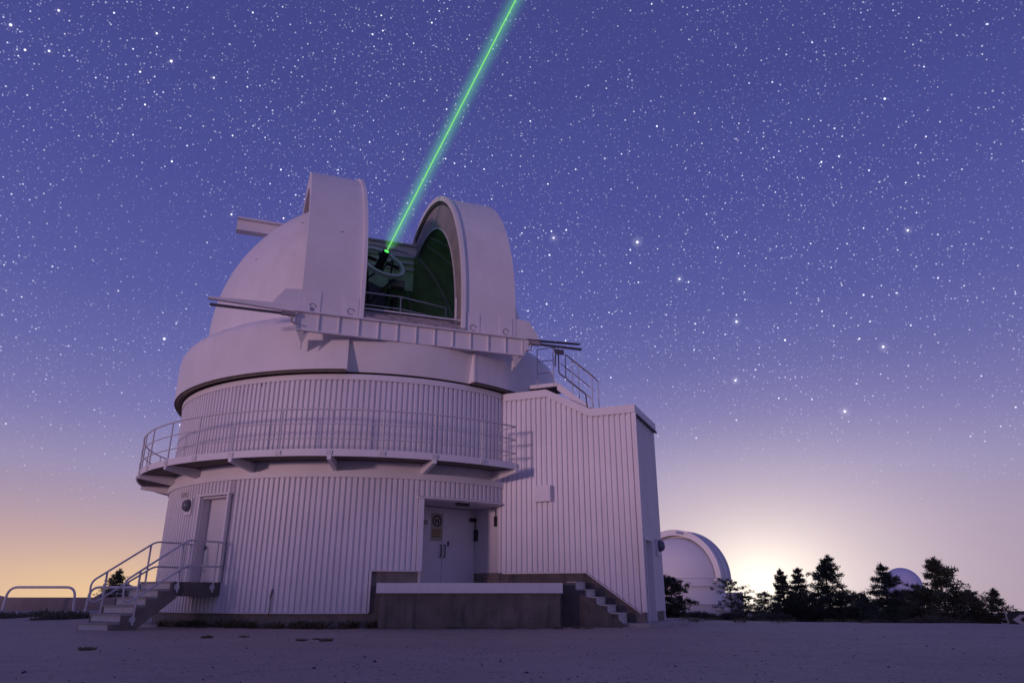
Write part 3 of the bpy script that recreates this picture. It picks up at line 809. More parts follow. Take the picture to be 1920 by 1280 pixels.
def fasc(mb, at, a, b, h=.25, o0=-.05, o1=.05):
    (s0, z0), (s1, z1) = a, b
    mb.hexa([at(s0, o0, z0), at(s1, o0, z1), at(s1, o1, z1), at(s0, o1, z0), at(s0, o0, z0+h), at(s1, o0, z1+h), at(s1, o1, z1+h), at(s0, o1, z0+h)])
for a, b_ in (((-.049, 6.22), (1.41, 6.22)), ((1.41, 6.22), (2.89, 7.02)), ((2.89, 7.02), (4.42, 7.02))):
    mb = MB(); fasc(mb, Ap, a, b_); mb.build('fascia', 'trim', annex)
mb = MB(); fasc(mb, As, (.05, 6.18), (AD+.05, 6.18), .29, -.05, .05); mb.build('fascia', 'clad', annex)
mb = MB(); mb.box(As(1.5, .055, 6.165), -AN, -A1, Z3, 2.95, .09, .035); mb.build('drip_edge', 'dark_rail', annex)
mb = MB(); mb.box(Ap(.0, .0, 3.3), A1, AN, Z3, .13, .10, 5.82); mb.build('corner_trim', 'clad', annex)
mb = MB(); mb.prism([Ap(.10, -.03, .365), Ap(1.725, -.03, 1.50), Ap(4.45, -.03, 1.50), Ap(4.45, -.03, 1.47), Ap(1.73, -.03, 1.47), Ap(.12, -.03, .345)], AN*.06); mb.build('drip_edge', 'trim', annex)
mb = MB(); mb.prism([Ap(.16, -.05, -.3), Ap(4.6, -.05, -.3), Ap(4.6, -.05, 1.48), Ap(1.73, -.05, 1.48), Ap(.16, -.05, .37)], AN*-.3); mb.build('plinth', 'conc', annex)
mb = MB(); mb.box(As(.16, -.16, .2), -AN, -A1, Z3, .3, .28, .36); mb.build('footing', 'conc2', annex)
mb = MB(); mb.box(As(2.10, -.20, .2), -AN, -A1, Z3, 1.5, .3, .36); mb.build('footing', 'conc2', annex)
mb = MB(); mb.box(As((DQ0+DQ1)/2, -.24, 1.27), -AN, -A1, Z3, DQ1-DQ0-.06, .05, 2.3); sdoor = mb.build('door', 'door', annex)
mb = MB(); mb.tube([As(DQ0+.15, -.20, 1.15), As(DQ0+.15, -.14, 1.17), As(DQ0+.28, -.14, 1.17)], .015, 6); mb.build('handle', 'black', sdoor)
mb = MB()
for q in (DQ0-.01, DQ1+.01): mb.box(As(q, -.10, 1.28), -AN, -A1, Z3, .06, .28, 2.34)
mb.box(As((DQ0+DQ1)/2, -.10, DZ+.02), -AN, -A1, Z3, DQ1-DQ0+.08, .28, .06); mb.build('door_frame', 'trim', annex)
mb = MB(); mb.box(Ap(3.03, .09, 3.87), A1, AN, Z3, .54, .16, .50)
jb = mb.build('junction_box', 'clad', annex)
mb = MB(); mb.box(Ap(3.03, .175, 3.87), A1, AN, Z3, .46, .012, .42); mb.box(Ap(3.05, .185, 3.92), A1, AN, Z3, .03, .02, .03); mb.build('lid', 'trim', jb)

# ------------------------------------------------------------------ bulkhead lamps
def bulkhead(label, c, nrm, tn):
    t = thing('wall_lamp', tuple(c), label, 'wall lamp', 'bulkhead lamps beside the doors')
    mb = MB(); mb.box(c+nrm*.03, tn, nrm, Z3, .42, .06, .50); mb.build('back_plate', 'clad', t)
    mb = MB(); secs = []
    for rr, n in ((.17, .06), (.175, .12), (.15, .19), (.09, .235), (.0, .25)):
        secs.append([c+nrm*n+tn*rr*math.cos(2*PI*k/18)+Z3*(.04+rr*math.sin(2*PI*k/18)) for k in range(18)])
    mb.sweep(secs, cap=False); mb.build('lens', 'lens', t, smooth=50)
    mb = MB(); mb.tube([c+nrm*.10+tn*.175*math.cos(2*PI*k/24)+Z3*(.04+.175*math.sin(2*PI*k/24)) for k in range(25)], .018, 6); mb.build('bezel', 'dark_rail', t, smooth=60)
bulkhead('round grey bulkhead lamp left of the white door above the entry stairs', P(-40.2, RT-.01, 3.45), Nrm(-40.2), Tan(-40.2))
bulkhead('round bulkhead lamp sticking out from the right-hand side wall of the annex', As(2.22, 0, 2.30), -A1, -AN)

# ------------------------------------------------------------------ warning sign on the loading door
sg = thing('warning_sign', tuple(Bp(-LW-.22, .012, 2.95)), 'pale warning sign with a black ring and yellow lines on the loading door', 'sign')
def SP(x, z, o=.0): return Bp(-LW-.24+x, .012+o, 2.98+z)
mb = MB(); mb.box(SP(0, -.06, 0), BT, BM, Z3, .42, .012, .86); mb.build('plate', mat('sign_plate', (.36, .32, .27), .6, var=.05), sg)
mb = MB(); secs = []
for k in range(33):
    a = 2*PI*k/32; secs.append([SP(r*math.cos(a), .13+r*math.sin(a), .008+o) for r, o in ((.135, 0), (.18, 0), (.18, .004), (.135, .004))])
mb.sweep(secs, cap=False); mb.build('ring', 'black', sg)
mb = MB()
for x in (-.055, .055): mb.box(SP(x, .12, .010), BT, BM, Z3, .038, .006, .17)
mb.box(SP(0, .125, .0105), (BT*.7-Z3*.7), BM, (BT*.7+Z3*.7), .18, .005, .035); mb.build('pictogram', 'black', sg)
for k in range(3):
    mb = MB(); mb.box(SP(0, -.15-k*.085, .009), BT, BM, Z3, .34, .006, .05); mb.build('yellow_line', 'yellow', sg)
    mb = MB(); mb.box(SP(0, -.188-k*.085, .009), BT, BM, Z3, .33, .006, .018); mb.build('text_line', 'black', sg)

# ------------------------------------------------------------------ loading dock
dock = thing('loading_dock', (-1.1, 20.6, 0), 'dark stained concrete loading dock with a white painted ledge below the double door', 'dock')
YD = 20.62
mb = MB(); mb.prism([(-3.62, YD+.10, -.4), (1.30, YD+.10, -.4), (1.55, 22.6, -.4), (-.2, 23.6, -.4), (-1.2, 24.9, -.4), (-3.4, 23.2, -.4), (-3.62, 21.9, -.4)], (0, 0, 1.50)); mb.build('dock_wall', 'conc', dock)
mb = MB(); mb.abox(-3.70, 1.385, YD, YD+.34, .90, 1.165); mb.build('ledge', 'ledge', dock)
mb = MB(); mb.prism([(-3.62, YD+.345, 1.102), (1.30, YD+.345, 1.102), (1.55, 22.6, 1.102), (-.2, 23.6, 1.102), (-1.2, 24.9, 1.102), (-3.4, 23.2, 1.102), (-3.62, 21.9, 1.102)], (0, 0, .055)); mb.build('deck', 'pad', dock)
stp = thing('concrete_steps', tuple(Ap(1.2, .5, 0)), 'concrete side steps with pale risers climbing left to the loading dock', 'steps')
sr = [(.54, .36), (.85, .57), (1.16, .78), (1.46, .985), (1.76, 1.19)]
for i, (s, z) in enumerate(sr):
    z0 = -.3 if i == 0 else sr[i-1][1]-.02
    s1 = 3.2 if i == 4 else sr[i+1][0]+.05
    mb = MB(); mb.prism([Ap(s, .02, z0), Ap(s, .97, z0), Ap(s1, .97, z0), Ap(s1, .02, z0)], (0, 0, z-z0)); mb.build('step', 'conc', stp)
    mb = MB(); zb = .10 if i == 0 else sr[i-1][1]+.004
    mb.prism([Ap(s-.012, .03, zb), Ap(s-.012, .93, zb), Ap(s-.012, .93, z+.006), Ap(s-.012, .03, z+.006)], A1*.03); mb.build('riser', 'riser', stp)
    mb = MB(); mb.prism([Ap(s-.03, .03, z+.002), Ap(s-.03, .93, z+.002), Ap(s+.27, .93, z+.002), Ap(s+.27, .03, z+.002)], (0, 0, .02)); mb.build('tread', 'riser', stp)
mb = MB(); mb.prism([Ap(.50, .975, -.4), Ap(3.2, .975, -.4), Ap(3.2, .975, 1.02), Ap(1.72, .975, 1.0), Ap(1.40, .975, .80), Ap(.80, .975, .40), Ap(.42, .975, .14)], AN*.06); mb.build('side_wall', 'conc', stp)
mb = MB(); mb.prism([Ap(.62, .55, -.2), Ap(.3, .66, -.2), Ap(-.25, .62, -.2), Ap(-.95, -1.5, -.2), Ap(-.5, -2.7, -.2), Ap(.3, -2.7, -.2)], (0, 0, .305)); tag(mb.build('pavement', 'pad'), 'pale concrete slab at the foot of the annex corner', kind='structure')

# ------------------------------------------------------------------ entry stairs on the left
es = thing('entry_stairs', (-9.6, 20.0, 0), 'pale concrete entry stairs with looped tube handrails climbing to the white tower door', 'stairs')
ED = P(-24.2, RT, 0); EM = LM; EL = -LT       # d outward, w to the left
def Ep(d, w, z): return Vector((ED.x, ED.y, 0))+EM*d+EL*w+Z3*z
EW = 1.30
ds = [3.17, 2.87, 2.56, 2.25, 1.93, 1.60]
for i, d in enumerate(ds):
    z = .2*(i+1); z0 = -.3 if i == 0 else .2*i-.14; d2 = 1.30 if i == 5 else ds[i+1]-.06
    mb = MB(); mb.prism([Ep(d-.02, 0, z0), Ep(d-.02, EW, z0), Ep(d2, EW, z0), Ep(d2, 0, z0)], (0, 0, z-z0-.045)); stone = mb.build('step', 'conc2', es)
    mb = MB(); mb.prism([Ep(d+.03, -.01, z-.045), Ep(d+.03, EW+.01, z-.045), Ep(d2, EW+.01, z-.045), Ep(d2, -.01, z-.045)], (0, 0, .045)); mb.build('tread', 'pad', stone)
    mb = MB(); mb.prism([Ep(d-.005, .03, .2*i+.012), Ep(d-.005, EW-.03, .2*i+.012), Ep(d-.03, EW-.03, .2*i+.012), Ep(d-.03, .03, .2*i+.012)], (0, 0, .14)); mb.build('riser', 'riser', stone)
mb = MB(); mb.prism([Ep(1.52, -.03, .82), Ep(-.25, -.03, .82), Ep(-.25, -.03, 1.195), Ep(1.52, -.03, 1.195)], EL*(EW+.06)); mb.build('landing', 'conc', es)
for w in (-.035, EW-.01):
    prof = [(3.15, -.3), (3.15, .15)]
    for i in range(1, 6): prof += [(ds[i], .2*i-.05), (ds[i], .2*(i+1)-.05)]
    prof += [(1.52, 1.15), (1.52, .84), (1.36, .80), (2.42, .02), (2.42, -.3)]
    mb = MB(); mb.prism([Ep(d, w, z) for d, z in prof], EL*.045); mb.build('stringer', 'conc2', es)

def fillet(pts, r=.16, n=5):
    out = [Vector(pts[0])]
    for i in range(1, len(pts)-1):
        p, a, b = Vector(pts[i]), Vector(pts[i-1]), Vector(pts[i+1])
        u, v = (a-p), (b-p); k = min(r, u.length*.45, v.length*.45)
        s, e = p+u.normalized()*k, p+v.normalized()*k
        for j in range(n+1):
            t = j/n; out.append(s*(1-t)**2+p*2*t*(1-t)+e*t*t)
    out.append(Vector(pts[-1])); return out
for w in (-.07, EW+.06):
    loop = [Ep(.05, w, 1.95), Ep(.05, w, 2.30), Ep(1.28, w, 2.30), Ep(2.98, w, 1.18), Ep(2.94, w, .74), Ep(2.80, w, .66), Ep(1.22, w, 1.62), Ep(.05, w, 1.62), Ep(.05, w, 1.96)]
    mb = MB(); mb.tube(fillet(loop), .026, 8, cap=False); hr = mb.build('handrail', 'rail', es, smooth=60)
    for d, z0, z1 in ((2.58, .12, 1.43), (1.42, .92, 2.20), (.28, .92, 2.30)):
        mb = MB(); mb.tube([Ep(d, w, z0), Ep(d, w, z1)], .028, 8); mb.build('post', 'rail', hr, smooth=60)
        mb = MB(); c = Ep(d, w+(.02 if w < 0 else -.02), z0+.14); o = EL if w < 0 else -EL
        mb.tube([c, c+o*.035], .085, 12); mb.build('fixing_plate', 'rail', hr, smooth=40)

# ------------------------------------------------------------------ roof walkway on the annex
rw = thing('roof_walkway', tuple(Ap(3.0, -1.3, 7.2)), 'small railed steel platform with steps down onto the annex roof', 'walkway')
mb = MB(); mb.prism([Ap(3.98, -1.0, 7.66), Ap(2.84, -1.0, 7.66), Ap(2.84, -2.0, 7.66), Ap(3.98, -2.0, 7.66)], (0, 0, .13)); mb.build('platform', 'trim', rw)
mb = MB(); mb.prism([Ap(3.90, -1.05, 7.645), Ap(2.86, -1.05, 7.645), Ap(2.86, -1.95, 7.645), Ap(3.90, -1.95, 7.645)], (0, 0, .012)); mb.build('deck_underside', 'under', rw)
for o in (-1.0, -1.96):
    mb = MB(); mb.prism([Ap(2.86, o, 7.80), Ap(2.86, o, 7.52), Ap(1.78, o, 6.62), Ap(1.68, o, 6.80)], AN*-.04); mb.build('stringer', 'trim', rw)
for k in range(4):
    s = 2.66-k*.25; mb = MB(); mb.prism([Ap(s+.12, -1.04, 7.46-k*.21), Ap(s-.12, -1.04, 7.46-k*.21), Ap(s-.12, -1.96, 7.46-k*.21), Ap(s+.12, -1.96, 7.46-k*.21)], (0, 0, .035)); mb.build('tread', 'under', rw)
for s in (3.58, 2.98):
    mb = MB(); mb.tube([Ap(s, -1.0, 7.72), Ap(s, -1.0, 9.08)], .02, 6); mb.build('post', 'rail', rw, smooth=60)
for z in (9.08, 8.62, 8.18):
    mb = MB(); mb.tube([Ap(3.60, -1.0, z), Ap(2.96, -1.0, z)], .017, 6); mb.build('rail', 'rail', rw, smooth=60)
for o in (-1.0, -1.75):
    mb = MB(); mb.tube(fillet([Ap(2.78, o, 9.0), Ap(2.78, o, 8.12), Ap(1.84, o, 7.27), Ap(1.80, o, 6.78)], .08), .024, 6); mb.build('rail', 'dark_rail' if o > -1.5 else 'rail', rw, smooth=60)
    mb = MB(); mb.tube([Ap(2.52, o, 8.76), Ap(1.58, o, 7.88)], .022, 6); mb.tube([Ap(2.7, o, 8.45), Ap(1.70, o, 7.52)], .014, 6); mb.build('rail', 'dark_rail' if o > -1.5 else 'rail', rw, smooth=60)
    for s, z0, z1 in ((2.30, 7.3, 8.56), (1.60, 6.5, 7.90)):
        mb = MB(); mb.tube([Ap(s, o, z0), Ap(s, o, z1)], .016, 6); mb.build('post', 'rail', rw, smooth=60)
mb = MB(); mb.tube([Ap(1.58, -1.0, 7.88), Ap(1.52, -1.4, 7.8), Ap(1.58, -1.75, 7.88)], .014, 6); mb.build('chain', 'dark_rail', rw, smooth=60)

# ------------------------------------------------------------------ far observatory on the right
def far_dome():
    Y = 92.0
    def wx(px): return (px-960)/1430*Y
    def wz(py): return CAM_H+(1115-py)/1424*Y
    cx, cy = wx(1281), Y; R = wx(1361)-wx(1281)
    zr = wz(1086)
    t = thing('distant_observatory', (cx, cy, -2), 'second white observatory dome with a curved shutter arch, beyond the annex', 'observatory')
    def lathe(name, prof, m, par=None, nseg=64):
        mb = MB(); secs = [[Vector((cx+r*math.sin(a), cy-r*math.cos(a), z)) for r, z in prof] for a in [2*PI*i/nseg for i in range(nseg+1)]]
        mb.sweep(secs, closed_sec=False, cap=False); return mb.build(name, m, par or t, smooth=35)
    dm = lathe('dome_shell', [(R*math.cos(a), zr+.95*R*math.sin(a)) for a in [PI/2*i/20 for i in range(21)]], 'farwhite')
    lathe('dome_ring', [(R*1.0, zr-.02), (R*1.03, zr-.1), (R*1.03, wz(1102)), (R*.97, wz(1102))], 'farwhite')
    lathe('wall', [(R*.985, wz(1102)), (R*.985, wz(1131))], 'farwhite')
    lathe('seam', [(R*1.0, wz(1099)), (R*1.045, wz(1099)), (R*1.045, wz(1101)), (R*1.0, wz(1101))], 'farband')
    lathe('seam', [(R*.9, wz(1129.6)), (R*1.01, wz(1129.6)), (R*1.01, wz(1131)), (R*.9, wz(1131))], 'farband')
    lathe('base_wall', [(R*.975, wz(1131)), (R*.975, wz(1165))], 'farband')
    n = Vector((.80, -.60, 0)).normalized(); u = Vector((-n.y, n.x, 0))
    def fr(tt, nn, z): return Vector((cx, cy, 0))+u*tt+n*nn+Z3*z
    for a, b in ((-1.55, -.12), (.12, 1.55)):
        mb = MB(); arch(mb, R*.98, R*1.075, a, b, zr-.1, math.radians(120), zr, 36, fr); sh = mb.build('shutter', 'farwhite', t, smooth=40)
        e = a if a < -1 else b
        mb = MB(); arch(mb, R*1.0, R*1.11, e-.06, e+.06, zr-.1, math.radians(119), zr, 36, fr); mb.build('flange', 'farwhite', sh, smooth=40)
    mb = MB(); arch(mb, R*.95, R*1.0, -.13, .13, zr-.1, math.radians(120), zr, 36, fr); mb.build('slit', 'farwhite', t, smooth=40)
    mb = MB(); mb.box(fr(-1.9, R*.25, zr+R*1.02), u, n, Z3, 3.2, .3, .25); mb.build('top_beam', 'farwhite', t)
    mb = MB(); mb.box(fr(0, R*1.04, zr-.2), u, n, Z3, 5.0, .35, .22); mb.build('front_rail', 'farwhite', t)
    mb = MB(); mb.abox(wx(1326), wx(1372), Y-R*.9, Y-R*.5, wz(1139), wz(1137.4)); mb.build('ledge', 'farwhite', t)
    bl = thing('utility_building', (wx(1400), Y+4, -2), 'small pale flat-roofed building right of the far observatory dome', 'building')
    mb = MB(); mb.abox(wx(1388), wx(1405), Y+2, Y+8, wz(1170), wz(1112)); mb.build('wall', 'farband', bl)
    mb = MB(); mb.abox(wx(1387.6), wx(1405.4), Y+1.9, Y+8.1, wz(1112)+.005, wz(1110)); mb.build('roof', 'trim', bl)
far_dome()
Yr = 160.0
rc = Vector(((1697-960)/1424*Yr, Yr, CAM_H+(1115-1100)/1424*Yr)); rr = 34/1424*Yr
rt = thing('radome', (rc.x, rc.y, -8), 'pale blue rounded far dome showing between the dark trees on the right', 'dome')
MB().sphere(rc, rr, 40, 20).build('shell', 'radome', rt, smooth=180)
mb = MB(); mb.tube([(rc.x, rc.y, -12), (rc.x, rc.y, rc.z-.2*rr)], rr*.9, 32); mb.build('wall', 'farband', rt, smooth=40)

# ------------------------------------------------------------------ parapet and hoop barriers on the left
mb = MB(); mb.prism([(-60, 46.5, -1), (-14, 46.5, -1), (-14, 46.9, -1), (-60, 46.9, -1)], (0, 0, 1.72))
tag(mb.build('parapet_wall', 'wallg'), 'low grey parapet wall behind the hoop barriers on the far left', 'wall')
for (x0, x1, lab) in ((6, 139, 'white tubular hoop barrier standing free at the far left of the picture'), (161, 300, 'white tubular hoop barrier seen behind the entry stairs')):
    Y = 44.0; X0, X1 = (x0-960)/1428*Y, (x1-960)/1428*Y; z = CAM_H+(1115-1101)/1424*Y
    h = thing('hoop_barrier', ((X0+X1)/2, Y, 0), lab, 'barrier', 'hoop barriers in front of the parapet')
    mb = MB(); mb.tube(fillet([(X0, Y, -.1), (X0+.1, Y, z), (X1-.1, Y, z), (X1, Y, -.1)], .55, 8), .07, 8); mb.build('hoop', 'rail', h, smooth=60)
    for X in (X0, X1):
        mb = MB(); mb.tube([(X, Y, -.08), (X, Y, .04)], .12, 10); mb.build('foot', 'rail', h, smooth=40)

# ------------------------------------------------------------------ trees
def tuft(vs, fs, c, r, n, rnd, ln, wd, up=.25):
    for _ in range(n):
        d = Vector((rnd.gauss(0, 1), rnd.gauss(0, 1), rnd.gauss(0, .8)+up)).normalized()
        p = c+Vector((rnd.uniform(-1, 1), rnd.uniform(-1, 1), rnd.uniform(-.55, .55)))*r
        s = d.orthogonal().normalized(); s.rotate(__import__('mathutils').Quaternion(d, rnd.uniform(0, PI)))
        l = ln*rnd.uniform(.6, 1.3); w = wd*rnd.uniform(.7, 1.3); o = len(vs)
        vs += [p-s*w*.5, p+s*w*.5, p+d*l+s*w*.12, p+d*l-s*w*.12]; fs.append((o, o+1, o+2, o+3))

def pine(px, ytop, ybase, Y, wpx, label, seed, style='cone', m='needle', dens=1.0, group='pines beyond the gravel on the right', zb=None):
    rnd = random.Random(seed)
    X = (px-960)/1430*Y; k = Y/1424
    z0 = CAM_H+(1115-ybase)*k if zb is None else zb
    H = CAM_H+(1115-ytop)*k-z0; HW = wpx*k*1.62
    t = thing('pine_tree', (X, Y, z0), label, 'tree', group)
    tr = MB(); lean = rnd.uniform(-.04, .04)
    spine = [Vector((X+lean*H*f+.03*H*math.sin(f*5+seed)*f, Y+.02*H*math.sin(f*4+seed*2), z0-.3+(H*.98+.3)*f)) for f in [i/8 for i in range(9)]]
    tr.tube(spine, H*.022, 7, r2=H*.004)
    vs, fs = [], []
    def at(f):
        q = f*8; i = min(7, int(q)); return spine[i].lerp(spine[i+1], q-i)
    levels = int(10*dens)+5
    lo = {'cone': .12, 'bushy': .06, 'sparse': .30}[style]
    ln, wd = .036*H+.05, .008*H+.02
    for L in range(levels):
        f = lo+(0.97-lo)*(L+rnd.uniform(-.3, .3))/levels
        f = min(.985, max(lo*.8, f))
        if style == 'cone': w = HW*min(1, (1-f)**1.0*1.18)*rnd.uniform(.55, 1.15)+.04*HW
        elif style == 'bushy': w = HW*math.sin(PI*min(1, .25+.75*f))**.7*rnd.uniform(.7, 1.1)+.05*HW
        else: w = HW*(1-.55*f)*rnd.uniform(.35, 1.1)
        nb = rnd.randint(5, 7) if style != 'sparse' else rnd.randint(2, 3)
        a0 = rnd.uniform(0, 2*PI)
        for b in range(nb):
            a = a0+2*PI*b/nb+rnd.uniform(-.4, .4); wl = w*rnd.uniform(.55, 1.1)
            dz = (.16 if f < .6 else .45)*wl*rnd.uniform(.0, 1.5)-.04*wl
            p0 = at(f); p1 = p0+Vector((math.cos(a)*wl, math.sin(a)*wl, dz))
            pm = p0.lerp(p1, .55)-Z3*.05*wl
            tr.tube([p0, pm, p1], H*.0065*(1.1-f), 5, r2=H*.002, cap=False)
            nt = max(2, int(5*wl/HW+1.6))
            for q in range(nt):
                g = .34+.70*(q+rnd.uniform(0, .9))/nt
                c = p0.lerp(p1, min(1.04, g))+Vector((rnd.gauss(0, .07), rnd.gauss(0, .07), rnd.gauss(0, .03)))*wl
                rr_ = (.03*H+.07*wl)*rnd.uniform(.6, 1.3)
                tuft(vs, fs, c, rr_, int(30*dens), rnd, ln, wd)
    tuft(vs, fs, at(.97), .02*H, 30, rnd, ln, wd, 1.0)
    tr.build('trunk', 'trunk', t, smooth=60)
    MB().add(vs, fs).build('crown', m, t)
    return t

G = 'pines beyond the gravel on the right'
pine(1259, 1080, 1158, 40, 26, 'small dark bushy pine half hidden behind the right-hand annex corner', 11, 'bushy')
pine(1372, 1084, 1156, 58, 36, 'sparse flat-branched pine in front of the far white dome', 12, 'sparse', dens=.8)
pine(1400, 1112, 1158, 60, 20, 'small pale shrub-like pine right of the sparse pine', 21, 'bushy', 'needle_haze_pale', .7)
pine(1433, 1108, 1158, 62, 17, 'small ragged pine left of the brightest glow', 22, 'bushy', 'needle_haze_pale', .7)
pine(1474, 1066, 1166, 60, 25, 'pale slender-topped conifer just right of the brightest glow', 13, 'cone', 'needle_haze_pale')
pine(1507, 1064, 1168, 62, 25, 'slender conifer between the pale one and the tall broad pine', 14, 'cone', 'needle_haze_pale')
pine(1556, 1040, 1170, 58, 48, 'tall broad pine with an upswept split top near the glow', 15, 'cone', dens=1.15)
pine(1612, 1112, 1170, 55, 24, 'low bushy pine between the two taller dark pines', 16, 'bushy')
pine(1664, 1056, 1178, 50, 46, 'open-branched pine overlapping the left of the pale blue far dome', 17, 'cone', dens=.95)
pine(1774, 1044, 1186, 46, 62, 'tallest dark dense pine on the right, just right of the pale blue dome', 18, 'cone', dens=1.25)
pine(1727, 1096, 1182, 47, 34, 'shorter dark pine tucked against the left side of the tallest one', 23, 'bushy', dens=1.0)
pine(1870, 1101, 1190, 44, 32, 'small dark pine beside the chevron sign', 19, 'cone', dens=.8)
pine(1832, 1128, 1190, 45, 22, 'low scraggly pine between the tallest pine and the chevron sign pine', 24, 'sparse', dens=.7)
pine(1490, 1114, 1168, 64, 30, 'dim low pine filling the gap between the two slender conifers', 41, 'bushy', 'needle_haze_pale')
pine(1530, 1116, 1170, 63, 28, 'low pine tucked against the left foot of the tall broad pine', 42, 'bushy')
pine(1586, 1112, 1170, 61, 30, 'low pine tucked against the right foot of the tall broad pine', 43, 'bushy')
pine(1636, 1122, 1176, 54, 30, 'spreading low pine on the left foot of the open-branched pine', 44, 'bushy')
pine(1700, 1112, 1180, 52, 32, 'low pine in front of the pale blue far dome', 45, 'bushy')
pine(1815, 1104, 1188, 47, 34, 'shoulder-high dark pine leaning on the right of the tallest dense pine', 46, 'bushy')
pine(211, 1066, 1122, 70, 34, 'lone flat-topped pine behind the entry stairs on the left', 20, 'cone', dens=.9, group='pines on the left', zb=-1.2)

def mound(name, x0, x1, ytop, ybase, Y, label, seed, m='scrub', n=2600, depth=None, cat='bush', group=None, ln=.16, wd=.05):
    rnd = random.Random(seed); k = Y/1424
    X0, X1 = (x0-960)*k, (x1-960)*k; cx = (X0+X1)/2; hw_ = (X1-X0)/2; z0 = CAM_H+(1115-ybase)*k; h = (ybase-ytop)*k
    dp = depth or hw_*.6
    t = thing(name, (cx, Y, z0), label, cat, group)
    vs, fs = [], []
    core_ = MB(); nu, nv = 28, 7; cv = []
    def rad(a): return 1+.18*mnoise.noise(Vector((math.cos(a)*1.5, math.sin(a)*1.5, seed)))
    for j in range(nv+1):
        e = PI/2*j/nv
        for i in range(nu):
            a = 2*PI*i/nu; q = rad(a)*.86
            cv.append((cx+hw_*q*math.cos(e)*math.cos(a), Y+dp*q*math.cos(e)*math.sin(a), z0-.15+(h*.82+.15)*math.sin(e)))
    cf = [(j*nu+i, j*nu+(i+1) % nu, (j+1)*nu+(i+1) % nu, (j+1)*nu+i) for j in range(nv) for i in range(nu)]
    core_.add(cv, cf)
    for _ in range(n):
        a = rnd.uniform(0, 2*PI); e = math.asin(rnd.uniform(0, 1)); q = rad(a)*rnd.uniform(.82, 1.02)
        bumpy = 1+.25*mnoise.noise(Vector((math.cos(a)*3, math.sin(a)*3, e*3+seed)))
        p = Vector((cx+hw_*q*math.cos(e)*math.cos(a), Y+dp*q*math.cos(e)*math.sin(a), z0+h*.92*bumpy*math.sin(e)))
        d = Vector((rnd.gauss(0, .6), rnd.gauss(0, .6), rnd.uniform(.2, 1))).normalized(); s = d.orthogonal().normalized()
        l = ln*rnd.uniform(.5, 1.4); w = wd*rnd.uniform(.6, 1.4); o = len(vs)
        vs += [p-s*w*.5, p+s*w*.5, p+d*l+s*w*.2, p+d*l-s*w*.2]; fs.append((o, o+1, o+2, o+3))
    core_.build('branches', 'trunk', t, smooth=180)
    MB().add(vs, fs).build('leaves', m, t)
mound('low_bush', 1660, 1838, 1157, 1192, 27, 'long low dark green mound of scrub in front of the tall right pines', 31, n=5200, depth=1.6)
mound('low_bush', 1268, 1345, 1147, 1160, 48, 'flat rounded bush at the foot of the far white dome', 32, n=1500, ln=.2)
mound('low_bush', 1338, 1396, 1148, 1161, 50, 'flat bush under the sparse pine', 33, n=1300, ln=.2)
mound('low_bush', 1390, 1490, 1151, 1168, 52, 'haze-pale brownish thicket under the brightest glow', 34, 'needle_haze_pale', n=2600, ln=.3)
mound('low_bush', 1590, 1680, 1162, 1176, 40, 'dark low bush under the gap left of the open-branched pine', 35, n=1600, ln=.2)
mound('low_bush', 1826, 1960, 1174, 1200, 30, 'dark bush at the right edge below the chevron sign', 36, n=3600, depth=1.2)
mound('hedge', 1893, 2050, 1136, 1192, 42, 'dark clipped hedge behind the chevron sign at the right edge', 37, n=4500, ln=.2, cat='hedge')
for i, (x0, x1, yt, yb, Y, lab) in enumerate(((-90, 62, 1150, 1178, 30, 'dark scrub clump at the far left edge of the gravel'),
        (40, 128, 1149, 1173, 33, 'dark scrub clump between the two hoop barriers'), (98, 168, 1152, 1172, 29, 'low dark scrub clump just left of the bottom entry step'))):
    mound('low_bush', x0, x1, yt, yb, Y, lab, 40+i, 'needle_haze_pale', n=2600, depth=2.2, group='scrub clumps on the left', ln=.22)

# ------------------------------------------------------------------ chevron sign
YS = 36.0; ks = YS/1424
cs = thing('chevron_sign', ((1912-960)*ks, YS, -.8), 'dark road sign with a pale chevron pointing left, at the right edge', 'sign')
sx0, sx1 = (1884-960)*ks, (1932-960)*ks; zz = lambda y: CAM_H+(1115-y)*ks
mb = MB(); mb.abox(sx0, sx1, YS, YS+.05, zz(1184), zz(1143)); mb.build('panel', 'black', cs)
def chv(xa): return [(xa+.36, YS-.006, zz(1149)), (xa+.70, YS-.006, zz(1149)), (xa+.28, YS-.006, zz(1158)), (xa+.66, YS-.006, zz(1167)), (xa+.32, YS-.006, zz(1167)), (xa-.05, YS-.006, zz(1158))]
for xa in (sx0+.20, ):
    c = chv(xa); mb = MB(); mb.add(c+[(x, YS-.001, z) for x, y, z in c], [(5, 2, 1, 0), (5, 4, 3, 2), (0, 1, 7, 6), (1, 2, 8, 7), (2, 3, 9, 8), (3, 4, 10, 9), (4, 5, 11, 10), (5, 0, 6, 11)]); mb.build('chevron', 'chev', cs)
for X in (sx0+.25, sx1-.2):
    mb = MB(); mb.tube([(X, YS+.09, zz(1215)), (X, YS+.09, zz(1150))], .035, 8); mb.build('post', 'rail', cs, smooth=60)
pp = thing('marker_post', ((1889-960)*ks, YS, -.8), 'thin pale leaning post left of the chevron sign', 'post')
mb = MB(); mb.tube([((1880-960)*ks, YS-.2, zz(1190)), ((1872-960)*ks, YS-.2, zz(1133))], .035, 7); mb.build('pole', 'jamb', pp, smooth=60)

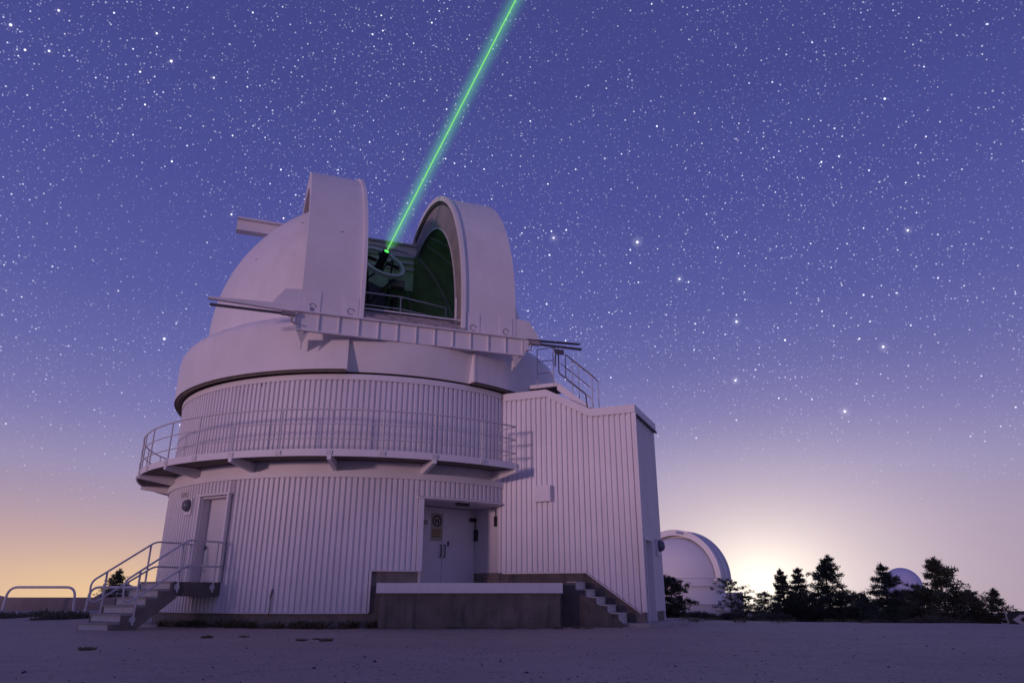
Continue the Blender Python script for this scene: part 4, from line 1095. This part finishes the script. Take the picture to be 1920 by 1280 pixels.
# ------------------------------------------------------------------ grass, weeds and stones
def blades(vs, fs, c, n, rnd, r, h):
    for _ in range(n):
        a = rnd.uniform(0, 2*PI); q = r*math.sqrt(rnd.random()); p = c+Vector((q*math.cos(a), q*math.sin(a), -.02))
        d = Vector((rnd.gauss(0, .35), rnd.gauss(0, .35), 1)).normalized(); l = h*rnd.uniform(.4, 1.1); w = rnd.uniform(.006, .014)
        s = Vector((math.cos(a*3), math.sin(a*3), 0)); o = len(vs)
        vs += [p-s*w, p+s*w, p+d*l*.6+Vector((0, 0, .0)), p+d*l+Vector((d.x, d.y, -.2))*l*.35]; fs += [(o, o+1, o+2), (o+1, o+3, o+2)]
rnd = random.Random(77); vs, fs = [], []
for i in range(62):
    a = rnd.uniform(-40, 22); r = RT+rnd.uniform(.05, .55)**1.0
    c = P(a, r, 0); c.z = ground_z(c.x, c.y); blades(vs, fs, c, rnd.randint(20, 90), rnd, rnd.uniform(.08, .24), rnd.uniform(.10, .34))
for i in range(34):
    c = Vector((rnd.uniform(-3.8, 2.2), 20.55-abs(rnd.gauss(0, .12)), 0)); c.z = ground_z(c.x, c.y); blades(vs, fs, c, rnd.randint(6, 30), rnd, .12, rnd.uniform(.05, .14))
for i in range(40):
    c = Vector((rnd.uniform(5.5, 12), rnd.uniform(24.5, 30), 0)); c.z = ground_z(c.x, c.y); blades(vs, fs, c, rnd.randint(15, 45), rnd, .2, rnd.uniform(.06, .2))
tag(MB().add(vs, fs).build('grass', 'grass'), 'dry dark grass along the foot of the tower plinth', 'grass', kind='stuff')
wt = [(168, 1212, .15, 'low dark weed tuft alone in the left foreground gravel'), (566, 1196, .13, 'left weed tuft of the trio on gravel before the plinth'), (594, 1194, .10, 'middle weed tuft of the trio on gravel before the plinth'),
      (611, 1197, .16, 'right and widest weed tuft of the trio before the plinth'), (388, 1190, .16, 'weed tuft in front of the grass below the left door'), (457, 1189, .12, 'small weed tuft on gravel right of the entry landing')]
for i, (px, py, r, lab) in enumerate(wt):
    Y = CAM_H*1424/max(12, (py-1115)); Y *= 1.02; X = (px-960)/1450*Y
    rnd = random.Random(100+i); vs, fs = [], []; c = Vector((X, Y, ground_z(X, Y)))
    blades(vs, fs, c, 200, rnd, r*.75, r*.62)
    ob = MB().add(vs, fs).build('weed_tuft', 'grass', origin=c); tag(ob, lab, 'weed', 'weed tufts on the gravel')
rnd = random.Random(5); mb = MB()
for i in range(700):
    Y = 7.5+rnd.random()**1.3*16; X = rnd.uniform(-.75, .75)*Y
    if Y > 19.5 and -12 < X < 4: continue
    r = rnd.uniform(.005, .016)*(1 if rnd.random() < .95 else 1.9); c = Vector((X, Y, ground_z(X, Y)+r*.15))
    o = len(mb.v); pts = []
    q = [Vector((rnd.uniform(.7, 1.3)*r*dx, rnd.uniform(.7, 1.3)*r*dy, rnd.uniform(.5, .8)*r*dz)) for dx, dy, dz in ((1, 0, 0), (0, 1, 0), (-1, 0, 0), (0, -1, 0), (0, 0, 1), (0, 0, -1))]
    mb.add([c+v for v in q], [(0, 1, 4), (1, 2, 4), (2, 3, 4), (3, 0, 4), (1, 0, 5), (2, 1, 5), (3, 2, 5), (0, 3, 5)])
tag(mb.build('pebbles', 'stone'), 'small dark pebbles scattered over the gravel', 'pebbles', kind='stuff')
